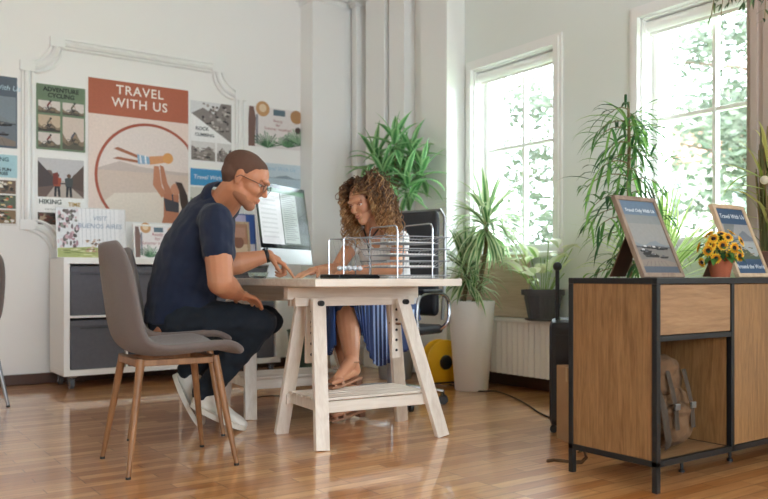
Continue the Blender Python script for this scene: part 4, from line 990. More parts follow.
# ================================================================ CABLE REEL, CABLES, BIN
rc = W(.405, 5.62, .165); t = thing('cable_reel', 'round yellow cable reel with black hub on the floor beside the planter', 'cable reel', (rc.x, rc.y, 0))
ax = W(.5, -.86).normalized(); Mr = Matrix.Translation(rc) @ ax.to_track_quat('Z', 'Y').to_matrix().to_4x4(); YE = mat('yellow_plastic', '#f0b81c', .35)
for z in (-.05, .035):
    m = MB(); m.lathe([(0, z), (.15, z), (.157, z+.006), (.157, z+.012), (.15, z+.016), (0, z+.016)], 40, Mr); obj('flange', m, YE, t, smooth=True)
m = MB(); m.lathe([(0, -.04), (.105, -.04), (.11, -.02), (.105, 0), (.11, .02), (.105, .04), (0, .04)], 32, Mr); obj('wound_cable', m, BLACKP, t, smooth=True)
m = MB(); m.lathe([(0, .05), (.05, .05), (.052, .056), (.045, .066), (.02, .07), (0, .07)], 28, Mr); obj('hub', m, BLACKP, t, smooth=True)
m = MB(); m.tube([Mr @ Vector((-.1, -.14, -.06)), Mr @ Vector((-.1, -.155, 0)), Mr @ Vector((-.1, -.14, .06)), Mr @ Vector((.1, -.14, .06)), Mr @ Vector((.1, -.155, 0)), Mr @ Vector((.1, -.14, -.06))], .006, 8); obj('stand', m, BLACKM, t, smooth=True)
def floor_pt(px, py, z=.005):
    d = 800*(EYE-z)/(py-277); return W((px-384)/800*d, d, z)
pts = [floor_pt(*q) for q in ((440, 381), (455, 386), (478, 391), (495, 391), (513, 397), (528, 405), (540, 413), (556, 420))]
def smoothpath(pts, n=5):
    out = []
    for i in range(len(pts)-1):
        p0, p1, p2, p3 = pts[max(i-1, 0)], pts[i], pts[i+1], pts[min(i+2, len(pts)-1)]
        for k in range(n):
            s = k/n; out.append(.5*((2*p1)+(p2-p0)*s+(2*p0-5*p1+4*p2-p3)*s*s+(3*p1-p0-3*p2+p3)*s**3))
    return out+[pts[-1]]
m = MB(); m.tube(smoothpath(pts), .005, 6); tag(obj('power_cable', m, BLACKP, smooth=True), 'black power cable running over the floor past the white planter', 'cable')
pts = [T(.3, 1.61, TT-.005), T(.3, 1.63, .70), T(.25, 1.64, .5), T(.28, 1.66, .25), T(.35, 1.7, .02), T(.5, 1.75, .005), T(.9, 1.5, .005), T(1.3, 1.2, .005)]
m = MB(); m.tube(smoothpath(pts), .003, 6); tag(obj('monitor_cable', m, BLACKP, smooth=True), 'thin dark cable hanging from the far end of the desk to the floor', 'cable')
bc = W(-.62, 6.15); t = thing('waste_bin', 'dark green waste bin on the floor beyond the desk, right of the storage unit', 'waste bin', bc)
m = MB(); m.lathe([(0, 0), (.09, 0), (.12, .34), (.125, .35), (.115, .35), (.088, .02), (0, .02)], 28, Matrix.Translation(bc)); obj('bin_body', m, mat('dark_green_plastic', '#2f4a40', .5), t, smooth=True)
m = MB(); m.tube([bc+Vector((.122*math.cos(k*PI/12), .122*math.sin(k*PI/12), .35)) for k in range(24)], .006, 6, closed=True); obj('rim', m, mat('dark_green_plastic', '#2f4a40', .5), t, smooth=True)

# ================================================================ MONITOR
mc = W(-.562, 4.74, TT)
wx = W(.41, .91).normalized(); nz = Vector((0, 0, 1)); nn = wx.cross(nz); 
if nn.dot(W(1, -.4)) < 0: nn = -nn
t = thing('computer_monitor', 'white and aluminium desktop computer with document on screen at the far end of the desk', 'computer', mc)
tl = R(8); upv = (nz*math.cos(tl) - nn*math.sin(tl)); fn = (nn*math.cos(tl)+nz*math.sin(tl))
MM = Matrix((( wx.x, upv.x, fn.x, mc.x), (wx.y, upv.y, fn.y, mc.y), (wx.z, upv.z, fn.z, mc.z+.09), (0, 0, 0, 1)))
ALU = mat('aluminium', '#d9dadb', .35, .6)
m = MB(); m.box(-.285, .285, -.01, .47, -.018, 0, MM); obj('display_body', m, ALU, t, bevel=.006)
m = MB(); m.box(-.283, .283, .085, .468, .0002, .0025, MM); bz = obj('bezel', m, mat('screen_glass', '#101214', .08), t)
def emis(name, c, s):
    mm = bpy.data.materials.new(name); mm.use_nodes = True; b = mm.node_tree.nodes['Principled BSDF']; b.inputs['Base Color'].default_value = (*lin('#111111'), 1); b.inputs['Roughness'].default_value = .1
    b.inputs['Emission Strength'].default_value = s
    at = mm.node_tree.nodes.new('ShaderNodeAttribute'); at.attribute_name = 'Col'; mm.node_tree.links.new(at.outputs['Color'], b.inputs['Emission Color']); return mm
p = Pic(.53, .335, '#56605c'); p.rect(0, 0, .45, 1, '#e6e9ea'); p.rect(.47, .03, .8, .97, '#b9c4bf'); p.rect(.0, .92, 1, 1, '#3f7a4d')  # white left area and green top band are painted reflections
for k in range(22): p.rect(.5, .9-k*.038, .5+.2+.07*((k*7) % 3)/2, .9-k*.038-.012, '#7d8a85')
for k in range(10): p.rect(.04, .86-k*.08, .35, .86-k*.08-.03, '#d2d6d8')
p.rect(.82, .2, .98, .5, '#39433f'); p.line((.82, .5), (1, .62), .01, '#2a302e')
q = obj('screen', p.m, emis('screen_image_reflection', '#ffffff', .3), t, world=True); q.matrix_parent_inverse = rootmat(t).inverted(); q.matrix_basis = MM @ Matrix.Translation((0, .277, .0028))
m = MB(); st0 = mc+nn*.0; b0 = mc-nn*.09
m.obox(MM @ Vector((0, .16, -.02)), mc-nn*.10+nz*.006, .19, .006, wx); m.obox(mc-nn*.10+nz*.004, mc+nn*.09+nz*.004, .19, .006, wx); obj('foot', m, ALU, t, bevel=.002)

# ================================================================ DESK THINGS
def loop_pts(p, q, h, r=.012, n=5):
    """inverted U between feet p and q"""
    p = Vector(p); q = Vector(q); d = (q-p).normalized(); z = Vector((0, 0, 1)); out = [p]
    for k in range(n+1):
        a = PI/2*k/n; out.append(p+z*(h-r+r*math.sin(a))+d*(r-r*math.cos(a)))
    for k in range(n+1):
        a = PI/2*k/n; out.append(q+z*(h-r+r*math.cos(a))-d*(r-r*math.sin(a)))
    return out+[q]
# newton's cradle
t = thing('newtons_cradle', 'chrome-framed pendulum desk toy with five balls on a black base', 'desk toy', T(.305, .275, TT))
m = MB(); m.box(-.105, .105, -.10, .10, 0, .02, Matrix.Translation(T(.305, .275, TT)) @ Matrix.Rotation(math.atan2(EX.y, EX.x), 4, 'Z')); obj('base', m, mat('black_gloss', '#101113', .2), t, bevel=.004)
for l_ in (.2, .35):
    m = MB(); m.tube(loop_pts(T(.235, l_, TT+.018), T(.375, l_, TT+.018), .168), .0032, 8); obj('rail', m, CHROME, t, smooth=True)
for k in range(5):
    w_ = .305+(k-2)*.0262; c0 = T(w_, .275, TT+.048)
    m = MB(); m.ball(c0, .0128, 16, 12); o = obj('ball', m, mat('pale_ball', '#dfe2e8', .15, .2), t, smooth=True)
    m = MB(); m.tube([T(w_, .2, TT+.186), c0+Vector((0, 0, .012)), T(w_, .35, TT+.186)], .0004, 4); obj('string', m, STEEL, o)
# letter trays
t = thing('letter_tray_stack', 'silver mesh letter trays in four tiers with looped frame on the desk', 'letter tray', T(.56, .225, TT))
MESHM = mat('grey_mesh_metal', '#a3a6ab', .4, .7)
for k, z in enumerate((.788, .835, .891, .9475)):
    z -= .02 if k == 0 else 0
    m = MB(); m.tube([T(.40, .10, z), T(.745, .10, z), T(.745, .35, z), T(.40, .35, z)], .0028, 6, closed=True)
    m.tube([T(.415, .115, z-.03 if k else z-.012), T(.70, .115, z-.03 if k else z-.012), T(.70, .335, z-.03 if k else z-.012), T(.415, .335, z-.03 if k else z-.012)], .002, 6, closed=True)
    zz = z-.03 if k else z-.012
    for q in range(19): m.tube([T(.745 if q == 18 else .40+.0185*q, .10, z), T(.70 if q == 18 else .415+.0158*q, .115, zz), T(.70 if q == 18 else .415+.0158*q, .335, zz), T(.745 if q == 18 else .40+.0185*q, .35, z)], .0007, 4)
    for q in range(8): m.tube([T(.40, .10+.035*q, z), T(.415, .115+.031*q, zz), T(.70, .115+.031*q, zz), T(.745, .10+.035*q, z)], .0007, 4)
    obj('tray', m, MESHM, t)
for w_ in (.455, .645):
    m = MB(); m.tube(loop_pts(T(w_, .095, TT+.003), T(w_, .355, TT+.003), .255 if w_ > .5 else .24, .03), .0038, 8); obj('frame_loop', m, CHROME, t, smooth=True)
PAPER = mat('paper', '#f1f0ee', .8)
for k, (z, n_, lb) in enumerate(((.768, .012, 'bottom tray'), (.807, .007, 'second tray from the bottom'), (.863, .006, 'third tray from the bottom'), (.9195, .004, 'top tray'))):
    m = MB(); m.box(-.13, .12, -.10, .10, 0, n_, Matrix.Translation(T(.56, .225, z-.012 if k == 0 else z)) @ Matrix.Rotation(math.atan2(EX.y, EX.x)+R((k*3) % 4-1), 4, 'Z'))
    tag(obj('paper_stack', m, PAPER, bevel=.001), 'white papers lying in the %s of the letter trays' % lb, 'paper', 'papers in the letter trays')
# documents between the two people
for (w_, l_, rz, c, lb, sx) in ((.42, .83, 8, '#e9ebe6', 'white sheet on the desk under the pointing finger', .105), (.30, .98, -14, '#b9cdb0', 'green-tinted brochure on the desk beside the white sheet', .09), (.60, .70, 20, '#dfe4e8', 'pale sheet on the desk under the hand of the curly-haired person', .10)):
    m = MB(); m.box(-sx, sx, -.14, .14, 0, .0015, Matrix.Translation(T(w_, l_, TT+.0002+.0018*(c == '#b9cdb0')+.0036*(c == '#dfe4e8'))) @ Matrix.Rotation(R(rz), 4, 'Z')); tag(obj('document', m, mat('doc_'+c[1:], c, .7)), lb, 'document')
# glass dome paperweight seen by the man's wrist
pw = W(-.70, 4.45, TT)
t = thing('glass_bowl', 'small clear glass bowl on the desk left of the monitor', 'bowl', pw)
m = MB(); m.lathe([(0, 0), (.03, 0), (.05, .012), (.058, .035), (.055, .035), (.047, .014), (.0, .006)], 28, Matrix.Translation(pw)); obj('bowl_body', m, mat('clear_glass', '#dfeeea', .03, trans=.9), t, smooth=True)

# ================================================================ OFFICE CHAIR
hub = W(.045, 4.80); yaw = math.atan2(*reversed(W(-.6, -.8).xy[:]))   # facing direction
t = thing('office_chair', 'dark office chair with chrome arms and casters under the curly-haired person', 'office chair', hub, yaw)
SEATB = mat('black_leather', '#25272c', .45, bump=.1, bscale=150)
rows = []
for i in range(12):
    s = i/11; z = .52+s*.65; x = -.235-.05*math.sin(s*PI*.9)*-.6-.05*s; hw = .215-.03*abs(s-.3)
    rows.append([Vector((x+.05*abs(-1+2*k/10)**2, (-1+2*k/10)*hw*(1 if s < .93 else .93), z)) for k in range(11)])
m = MB(); m.grid(rows); o = obj('backrest', m, SEATB, t, world=False, smooth=True, solid=.045); q = o.modifiers.new('s', 'SUBSURF'); q.levels = 1; q.render_levels = 1
m = MB(); m.tube([(-.215, -.222, .50), (-.25, -.220, .8), (-.275, -.200, 1.13), (-.28, -.17, 1.172), (-.28, .17, 1.172), (-.275, .200, 1.13), (-.25, .220, .8), (-.215, .222, .50)], .010, 8); obj('back_frame', m, STEEL, t, world=False, smooth=True)
m = MB(); m.box(-.22, .24, -.235, .235, .42, .475); obj('seat_cushion', m, SEATB, t, world=False, bevel=.022)
for sy in (-1, 1):
    m = MB(); y = sy*.275; m.tube(smoothpath([Vector(q) for q in ((.10, sy*.22, .43), (.12, y, .44), (.13, y, .55), (.09, y, .655), (-.10, y, .665), (-.2, y, .62), (-.20, y, .5), (-.18, sy*.22, .44))], 4), .011, 8); a = obj('armrest', m, CHROME, t, world=False, smooth=True)
    m = MB(); m.box(-.11, .10, y-.025, y+.025, .668, .69); obj('arm_pad', m, BLACKP, a, world=False, bevel=.008)
m = MB(); m.tube([(0, 0, .09), (0, 0, .42)], .028, 16); m.tube([(0, 0, .38), (0, 0, .425)], .06, 16); obj('gas_lift', m, STEEL, t, world=False, smooth=True)
ca = math.atan2(CX[1], CX[0])+R(-73)-yaw
m = MB()
for k in range(5):
    a = R(72*k)+ca; e = Vector((.31*math.cos(a), .31*math.sin(a), .075)); m.tube([(0, 0, .105), e.lerp(Vector((0, 0, .105)), .5)+Vector((0, 0, .004)), e], [.024, .018, .012], 8)
obj('star_base', m, CHROME, t, world=False, smooth=True)
for k in range(5):
    a = R(72*k)+ca; e = Vector((.31*math.cos(a), .31*math.sin(a), 0)); tg = Vector((math.sin(a), -math.cos(a), 0))
    m = MB()
    for sg in (-1, 1): m.tube([e+tg*.008*sg+Vector((0, 0, .028)), e+tg*.026*sg+Vector((0, 0, .028))], .028, 16)
    m.tube([e+Vector((0, 0, .03)), e+Vector((0, 0, .08))], .007, 8); obj('caster', m, BLACKP, t, world=False, smooth=True)

# ================================================================ PEOPLE
SKIN_M = mat('skin_man', '#c0825f', .5, sss=.15, bump=.03, bscale=120, var=.05, vscale=25)
SKIN_W = mat('skin_woman', '#cc9270', .5, sss=.15, bump=.03, bscale=120, var=.05, vscale=25)
def basis(f, u):
    f = Vector(f).normalized(); u = Vector(u); u = (u-f*u.dot(f)).normalized(); s = u.cross(f)   # s = left
    return Matrix((f, s, u)).transposed()
def hand(wrist, dirn, palm_n, scale, curls, thumb_side, spread=.06, thumb_dir=None):
    """prims of a hand. palm_n points out of the palm; thumb_side is +1/-1 across dirn x palm_n"""
    d = Vector(dirn).normalized(); n = Vector(palm_n); n = (n-d*n.dot(d)).normalized(); s = d.cross(n)*thumb_side  # towards the thumb
    w = Vector(wrist); k = scale; P = []
    kn = []
    for i in range(4):
        off = (.030-.0205*i)*k; base = w+d*(.022*k)+s*off*.6; kp = w+d*((.092, .096, .092, .083)[i]*k)+s*off
        P.append(('c', base, .0125*k, kp, .0105*k)); kn.append(kp)
    P.append(('c', w-d*.01, .021*k, w+d*.05*k, .023*k))
    P.append(('e', w+d*.052*k, (.040*k, .036*k, .013*k), Matrix((d, s, n)).transposed()))
    L = [(.044, .027, .021), (.049, .031, .022), (.045, .029, .021), (.035, .022, .019)]
    for i in range(4):
        p = kn[i]; fd = (d+s*spread*(1.5-i)*.7).normalized(); c = curls[i]
        for j in range(3):
            ax_ = fd.cross(n)
            ang_ = R(c[j]); fd = (fd*math.cos(ang_)+n*math.sin(ang_)).normalized(); n2 = n
            q = p+fd*L[i][j]*k; P.append(('c', p, (.0095, .0085, .0078)[j]*k, q, (.0086, .0078, .0065)[j]*k)); p = q
            n = (n - fd*n.dot(fd)); n = n.normalized()
        n = Vector(palm_n); n = (n-d*n.dot(d)).normalized()
    td = Vector(thumb_dir).normalized() if thumb_dir else (d*.75+s*.6+n*.25).normalized()
    p = w+d*.02*k+s*.022*k
    a = p+(td*.8+s*.3).normalized()*.042*k; b = a+(td+n*.05).normalized()*.032*k; c2 = b+(td+d*.35).normalized()*.026*k
    P += [('c', p, .014*k, a, .0115*k), ('c', a, .011*k, b, .0098*k), ('c', b, .0098*k, c2, .0075*k)]
    return P
def head_prims(c, B, k=1.0, fem=False, turn=None):
    """c head centre (between the ears); B columns forward, left, up"""
    def P(f, s, u): return Vector(c)+B @ Vector((f*k, s*k, u*k))
    def E(f, s, u, r): return ('e', P(f, s, u), tuple(x*k for x in r), B)
    j = .92 if fem else 1
    out = [E(-.018, 0, .045, (.098, .076, .078)), E(.028, 0, .035, (.066, .068, .075)), E(.045, 0, .0, (.050, .060, .055)),
           E(.050, 0, -.040, (.042*j, .048*j, .050)), E(.070, 0, -.082, (.026*j, .028*j, .024)), E(.020, 0, -.046, (.060, .057*j, .046)), E(.045, 0, -.064, (.042, .043*j, .032)),
           E(-.01, 0, -.02, (.06, .060, .06)),
           E(.088, 0, .038, (.018, .050, .014)),
           ('c', P(.094, 0, .022), .008*k, P(.115, 0, -.014), .0095*k), E(.108, .009, -.020, (.008, .006, .006)), E(.108, -.009, -.020, (.008, .006, .006)),
           E(.070, .034, -.014, (.024, .021, .023)), E(.070, -.034, -.014, (.024, .021, .023)),
           ('c', P(.094, .018, -.046), .0048*k, P(.099, 0, -.0435), .0058*k), ('c', P(.094, -.018, -.046), .0048*k, P(.099, 0, -.0435), .0058*k),
           ('c', P(.092, .016, -.054), .0052*k, P(.096, 0, -.056), .0068*k), ('c', P(.092, -.016, -.054), .0052*k, P(.096, 0, -.056), .0068*k)]
    for sg in (1, -1):
        out += [E(-.006, sg*.076, .008, (.017, .007, .030)), E(.0, sg*.074, -.018, (.010, .008, .012))]
    return out
def face_parts(c, B, k, parent, lashes, brow, lip, looking_down=True):
    def P(f, s, u): return Vector(c)+B @ Vector((f*k, s*k, u*k))
    for sg in (1, -1):
        m = MB(); m.ball(P(.0820, sg*.032, .020), .0120*k, 16, 12); o = obj('eye', m, mat('eye_white', '#e9e4df', .2), parent, smooth=True)
        m = MB(); m.ball(P(.0885, sg*.033, .0160), .0060*k, 12, 8); obj('iris', m, mat('iris', '#2c1f18', .2), o, smooth=True)
        m = MB(); m.ball(P(.0812, sg*.032, .0235), .0130*k, 16, 12); ls = [P(.0935, sg*(.020+.006*q), .0195-.0022*abs(q-2)**1.5+.002) for q in range(5)]; m.tube(ls, [(.0035*k, .0022*k)]*5, 6); obj('eyelid', m, lashes, parent, smooth=True)
        m = MB(); ls = [P(.100-.0016*q*q*.6, sg*(.014+.009*q), .040+.002*q-.0008*q*q) for q in range(5)]; m.tube(ls, [.0025*k, .0032*k, .003*k, .0026*k, .0012*k], 6); obj('eyebrow', m, brow, parent, smooth=True)
    m = MB(); m.tube([P(.094, .020, -.049), P(.098, .008, -.0445), P(.0995, 0, -.046), P(.098, -.008, -.0445), P(.094, -.020, -.049)], [.002*k, .0042*k, .0042*k, .0042*k, .002*k], 8)
    m.tube([P(.094, .018, -.0505), P(.0965, .008, -.056), P(.098, 0, -.057), P(.0965, -.008, -.056), P(.094, -.018, -.0505)], [.002*k, .0045*k, .005*k, .0045*k, .002*k], 8); obj('lips', m, lip, parent, smooth=True)

# ---- the man
man = thing('person', 'person in navy polo and dark jeans sitting and pointing at papers on the desk', 'person', W(-1.0, 3.95))
LAT = W(-.26, .966)
pel = [(W(-1.00, 3.95, .50), .185, .155), (W(-1.005, 3.95, .60), .18, .155), (W(-.98, 3.94, .74), .175, .155), (W(-.925, 3.93, .87), .19, .16), (W(-.872, 3.91, .995), .20, .137), (W(-.828, 3.89, 1.082), .165, .105), (W(-.785, 3.87, 1.145), .078, .07)]
hc = W(-.660, 3.77, 1.212); hf = W(.885, -.10)+Vector((0, 0, -.47)); HB = basis(hf, W(.45, 0)+Vector((0, 0, .9)))
RS, RE, RWr = W(-.775, 3.70, 1.02), W(-.738, 3.61, .735), W(-.695, 3.80, .680)
LS, LE, LWr = W(-.865, 4.08, 1.00), W(-.835, 4.13, .81), W(-.605, 4.19, .872)
RH, RK, RA = W(-.97, 3.85, .555), W(-.615, 3.965, .53), W(-.905, 4.0, .17)
LH, LK, LA = W(-.99, 4.05, .555), W(-.605, 4.16, .53), W(-1.015, 4.14, .27)
body = [('l', pel, LAT), ('c', W(-.80, 3.88, 1.09), .074, hc+HB @ Vector((-.026, 0, -.045)), .062), ('c', W(-.78, 3.87, 1.08), .06, hc+HB @ Vector((.0, 0, -.065)), .05)]
body += head_prims(hc, HB, 1.09)
body += [('c', RS, .07, RS.lerp(RE, .5), .064), ('c', RS.lerp(RE, .5), .066, RE, .058), ('c', RE, .059, RE.lerp(RWr, .35), .058), ('c', RE.lerp(RWr, .35), .058, RWr, .034)]
body += [('c', LS, .065, LE, .048), ('c', LE, .055, LE.lerp(LWr, .35), .058), ('c', LE.lerp(LWr, .35), .058, LWr, .031)]
body += [('c', RH, .085, RK, .06), ('c', RK, .055, RA, .04), ('c', LH, .085, LK, .06), ('c', LK, .055, LA, .04)]
# pointing left hand: palm down, index extended
hd = W(-.468+.605, .01)+Vector((0, 0, -.085))
body += hand(LWr, W(.075, -.0)+Vector((0, 0, -.042)), W(-.42, 0)+Vector((0, 0, -.75)), 1.02, [(18, 8, 4), (55, 75, 40), (60, 80, 45), (62, 80, 45)], 1 if (W(1, 0).cross(Vector((0, 0, -1)))).dot(W(0, -1)) > 0 else -1, thumb_dir=W(.55, -.25)+Vector((0, 0, -.8)))
# resting right hand on the thigh
body += hand(RWr, W(.50, .78)+Vector((0, 0, -.22)), Vector((0, 0, -1)), 1.02, [(18, 22, 12)]*4, 1 if (W(1, 0).cross(Vector((0, 0, -1)))).dot(W(0, 1)) > 0 else -1)
blob('body', body, .0042, SKIN_M, man, 3)
HAIRM = mat('short_brown_hair', '#5f4335', .85, bump=.6, bscale=260)
def HP(f, s, u, k=1.09): return hc+HB @ Vector((f*k, s*k, u*k))
def HE(f, s, u, r, k=1.09): return ('e', HP(f, s, u), tuple(x*k for x in r), HB)
hair = [HE(-.021, 0, .050, (.0985, .0785, .0775)), HE(.014, 0, .062, (.068, .066, .056)), HE(-.046, 0, .016, (.066, .0735, .060)), HE(-.045, 0, -.015, (.050, .060, .042))]
blob('hair', hair, .004, HAIRM, man, 3)
blob('beard', [HE(.022, 0, -.057, (.0585, .0568, .0365)), HE(.046, 0, -.067, (.0425, .0435, .0315)), HE(.0705, 0, -.0835, (.0265, .0285, .0235))], .0042, mat('stubble', '#a06c50', .85, bump=.4, bscale=300), man, 3)
face_parts(hc, HB, 1.09, man, mat('eyelid_man', '#b5775a', .6), HAIRM, mat('lips_man', '#a8665a', .5))
GM = mat('glasses_frame', '#1b1b1d', .3); t = man
gl = MB()
for sg in (1, -1):
    ring = [HP(.108, sg*.033+.023*math.cos(2*PI*q/16), .014+.017*math.sin(2*PI*q/16)) for q in range(16)]; gl.tube(ring, .0016, 6, closed=True)
    gl.tube([HP(.107, sg*.056, .018), HP(.07, sg*.076, .018), HP(.0, sg*.083, .014), HP(-.012, sg*.084, -.002)], .0018, 6)
gl.tube([HP(.108, .010, .018), HP(.111, 0, .02), HP(.108, -.010, .018)], .0016, 6); g = obj('glasses', gl, GM, man, smooth=True)
for sg in (1, -1):
    m = MB(); m.poly([HP(.108, sg*.033+.022*math.cos(2*PI*q/16), .014+.016*math.sin(2*PI*q/16)) for q in range(16)]); obj('lens', m, GLASS, g)
NAVY = mat('navy_pique', '#111e38', .9, bump=.25, bscale=400, var=.15, vscale=12, sheen=.1)
shirt = [('l', [(p, a+.012, b+.012) for p, a, b in [(W(-1.005, 3.95, .535), .185, .158)]+pel[1:6]]+[(pel[6][0]+Vector((0, 0, .0)), .086, .076)], LAT),
         ('c', RS, .083, RS.lerp(RE, .42), .078), ('c', RS.lerp(RE, .42), .078, RS.lerp(RE, .5), .078), ('c', LS, .078, LS.lerp(LE, .6), .07), ('c', RS, .08, W(-.84, 3.86, 1.02), .09), ('c', LS, .08, W(-.84, 3.9, 1.02), .09)]
blob('polo_shirt', shirt, .006, NAVY, man, 4, .022, .09)
# collar
nk = W(-.79, 3.872, 1.125); na = (hc-nk).normalized(); nb = basis(na, LAT); rows = []
for i, (h_, r_) in enumerate(((-.035, .098), (-.005, .084), (.02, .076), (.03, .080), (.012, .094), (-.012, .104))):
    rows.append([nk+na*(h_+.012+.012*math.cos(a))+ (nb.col[2]*math.cos(a)*1.0+nb.col[1]*math.sin(a))*r_ for a in [2*PI*k/28 for k in range(29)]])
m = MB(); m.grid(rows); obj('collar', m, NAVY, man, smooth=True, solid=.004)
DEN = mat('dark_denim', '#131d28', .9, bump=.3, bscale=300, var=.3, vscale=9)
def up(v, z): return Vector((v.x, v.y, v.z+z))
jeans = [('l', [(W(-1.0, 3.95, .475), .175, .15), (W(-1.0, 3.95, .54), .188, .165), (W(-1.005, 3.95, .60), .186, .162)], LAT),
         ('c', RH, .105, RK, .084), ('c', LH, .10, LK, .08), ('c', RK, .084, RK.lerp(RA, .45), .074), ('c', RK.lerp(RA, .45), .07, RA+W(.0, 0)*.0, .058),
         ('c', LK, .077, LK.lerp(LA, .45), .068), ('c', LK.lerp(LA, .45), .068, LA, .055), ('c', RH, .1, LH, .1)]
blob('jeans', jeans, .006, DEN, man, 4, .022, .07)
SHOE = mat('off_white_canvas', '#dcd6cc', .8, bump=.1, bscale=200); SOLE = mat('white_rubber', '#d8d2c6', .6)
def shoe(heel, toe, parent, lat, upv):
    heel = Vector(heel); toe = Vector(toe); f = (toe-heel).normalized(); s = Vector(lat); s = (s-f*s.dot(f)).normalized(); u = f.cross(s)
    if u.dot(Vector(upv)) < 0: u = -u
    B = Matrix((f, s, u)).transposed(); L = .295
    def P(a, b, c): return heel+B @ Vector((a, b, c))
    secs = [(P(-.0, 0, .055), .034, .045), (P(.03, 0, .058), .041, .056), (P(.08, 0, .055), .042, .052), (P(.14, 0, .045), .045, .038), (P(.20, 0, .036), .048, .028), (P(.25, 0, .032), .044, .022), (P(.282, 0, .028), .028, .014)]
    o = blob('sneaker', [('l', secs, s), ('c', P(.035, 0, .07), .042, P(.03, 0, .105), .040), ('e', P(.255, 0, .028), (.036, .040, .018), B), ('e', P(.015, 0, .05), (.03, .036, .045), B)], .005, SHOE, parent, 3)
    m = MB(); n = 28; pts = []
    for k in range(n):
        a = 2*PI*k/n; x = .14+.152*math.cos(a); w_ = (.037+.012*math.sin((x)/.28*PI*.75))*math.sin(a); pts.append((x, math.copysign(abs(w_)**.9*1.3, w_)))
    for c0, sc_ in ((0, 1), (.022, 1.04)): pass
    vs = [P(x, y, 0) for x, y in pts]+[P(x, y, .024) for x, y in pts]; fs = [tuple(range(n)), tuple(range(2*n-1, n-1, -1))]+[(k, (k+1) % n, n+(k+1) % n, n+k) for k in range(n)]
    m._add(vs, fs); obj('sole', m, SOLE, o, smooth=True)
    m = MB()
    for k in range(5): m.tube([P(.09+.022*k, -.02, .098-.011*k), P(.095+.022*k, 0, .103-.011*k), P(.09+.022*k, .02, .098-.011*k)], .003, 6)
    obj('laces', m, SOLE, o, smooth=True)
shoe(W(-.955, 3.985, .115), W(-.70, 3.965, .004), man, W(-.1, 1), (0, 0, 1))
shoe(W(-1.085, 4.13, .245), W(-.955, 4.10, .0), man, W(-.1, 1), W(.8, 0)+Vector((0, 0, .5)))
m = MB(); wd = (LWr-LE).normalized(); a1 = wd.orthogonal().normalized(); b1 = wd.cross(a1); wc = LWr-wd*.008
m.tube([wc+(a1*math.cos(2*PI*k/20)+b1*math.sin(2*PI*k/20))*.0335 for k in range(20)], [(.003, .010)]*20, 8, closed=True, side=a1)
wo = obj('wristwatch', m, BLACKP, man, smooth=True)
m = MB(); up_ = (Vector((0, 0, 1))-wd*wd.z).normalized(); m.tube([wc+up_*.033, wc+up_*.043], .016, 20); obj('watch_case', m, mat('watch_glass', '#1a1b1e', .15), wo, smooth=True)

# ---- the woman
wom = thing('person', 'person with long curly hair, white top and blue pleated skirt, leaning over the desk', 'person', W(.04, 4.76))
WL = W(.8, -.6)
wp = [(W(.055, 4.77, .50), .165, .125), (W(.05, 4.765, .60), .15, .115), (W(.035, 4.73, .72), .125, .095), (W(.01, 4.68, .84), .14, .105), (W(-.02, 4.62, .94), .155, .095), (W(-.045, 4.57, 1.0), .12, .07), (W(-.055, 4.545, 1.04), .052, .05)]
whc = W(-.098, 4.40, 1.165); whf = W(-.62, -.72)+Vector((0, 0, -.36)); WB = basis(whf, W(-.12, -.0)+Vector((0, 0, 1)))
wLS, wLE, wLW = W(.085, 4.49, .965), W(.065, 4.28, .80), W(-.155, 4.22, .795)
wRS, wRE, wRW = W(-.175, 4.67, .965), W(-.27, 4.52, .80), W(-.365, 4.33, .798)
wLH, wLK, wLA = W(.10, 4.70, .54), W(-.195, 4.28, .585), W(-.160, 4.02, .335)
wRH, wRK, wRA = W(-.02, 4.82, .54), W(-.27, 4.46, .58), W(-.150, 4.27, .10)
body = [('l', wp, WL), ('c', W(-.06, 4.545, 1.02), .050, whc+WB @ Vector((-.03, 0, -.05)), .045)] + head_prims(whc, WB, .98, True)
body += [('c', wLS, .05, wLE, .036), ('c', wLE, .038, wLE.lerp(wLW, .3), .038), ('c', wLE.lerp(wLW, .3), .038, wLW, .023),
         ('c', wRS, .05, wRE, .036), ('c', wRE, .038, wRE.lerp(wRW, .3), .038), ('c', wRE.lerp(wRW, .3), .038, wRW, .023),
         ('c', wLH, .085, wLK, .058), ('c', wLK, .066, wLK.lerp(wLA, .4), .062), ('c', wLK.lerp(wLA, .4), .062, wLA, .035), ('c', wRH, .085, wRK, .058), ('c', wRK, .055, wRK.lerp(wRA, .35), .054), ('c', wRK.lerp(wRA, .35), .054, wRA, .033)]
sgn = lambda d, side: 1 if (Vector(d).cross(Vector((0, 0, -1)))).dot(side) > 0 else -1
dR = W(-.62, -.75)+Vector((0, 0, -.20))
body += hand(wRW, dR, Vector((0, 0, -1)), .92, [(6, 8, 5), (5, 8, 5), (6, 9, 5), (8, 12, 6)], sgn(dR, W(.75, -.62)))
dL = W(-.95, -.15)+Vector((0, 0, -.16))
body += hand(wLW, dL, Vector((0, 0, -1)), .92, [(30, 30, 18), (34, 34, 20), (38, 36, 20), (40, 38, 20)], sgn(dL, W(-.2, 1)))
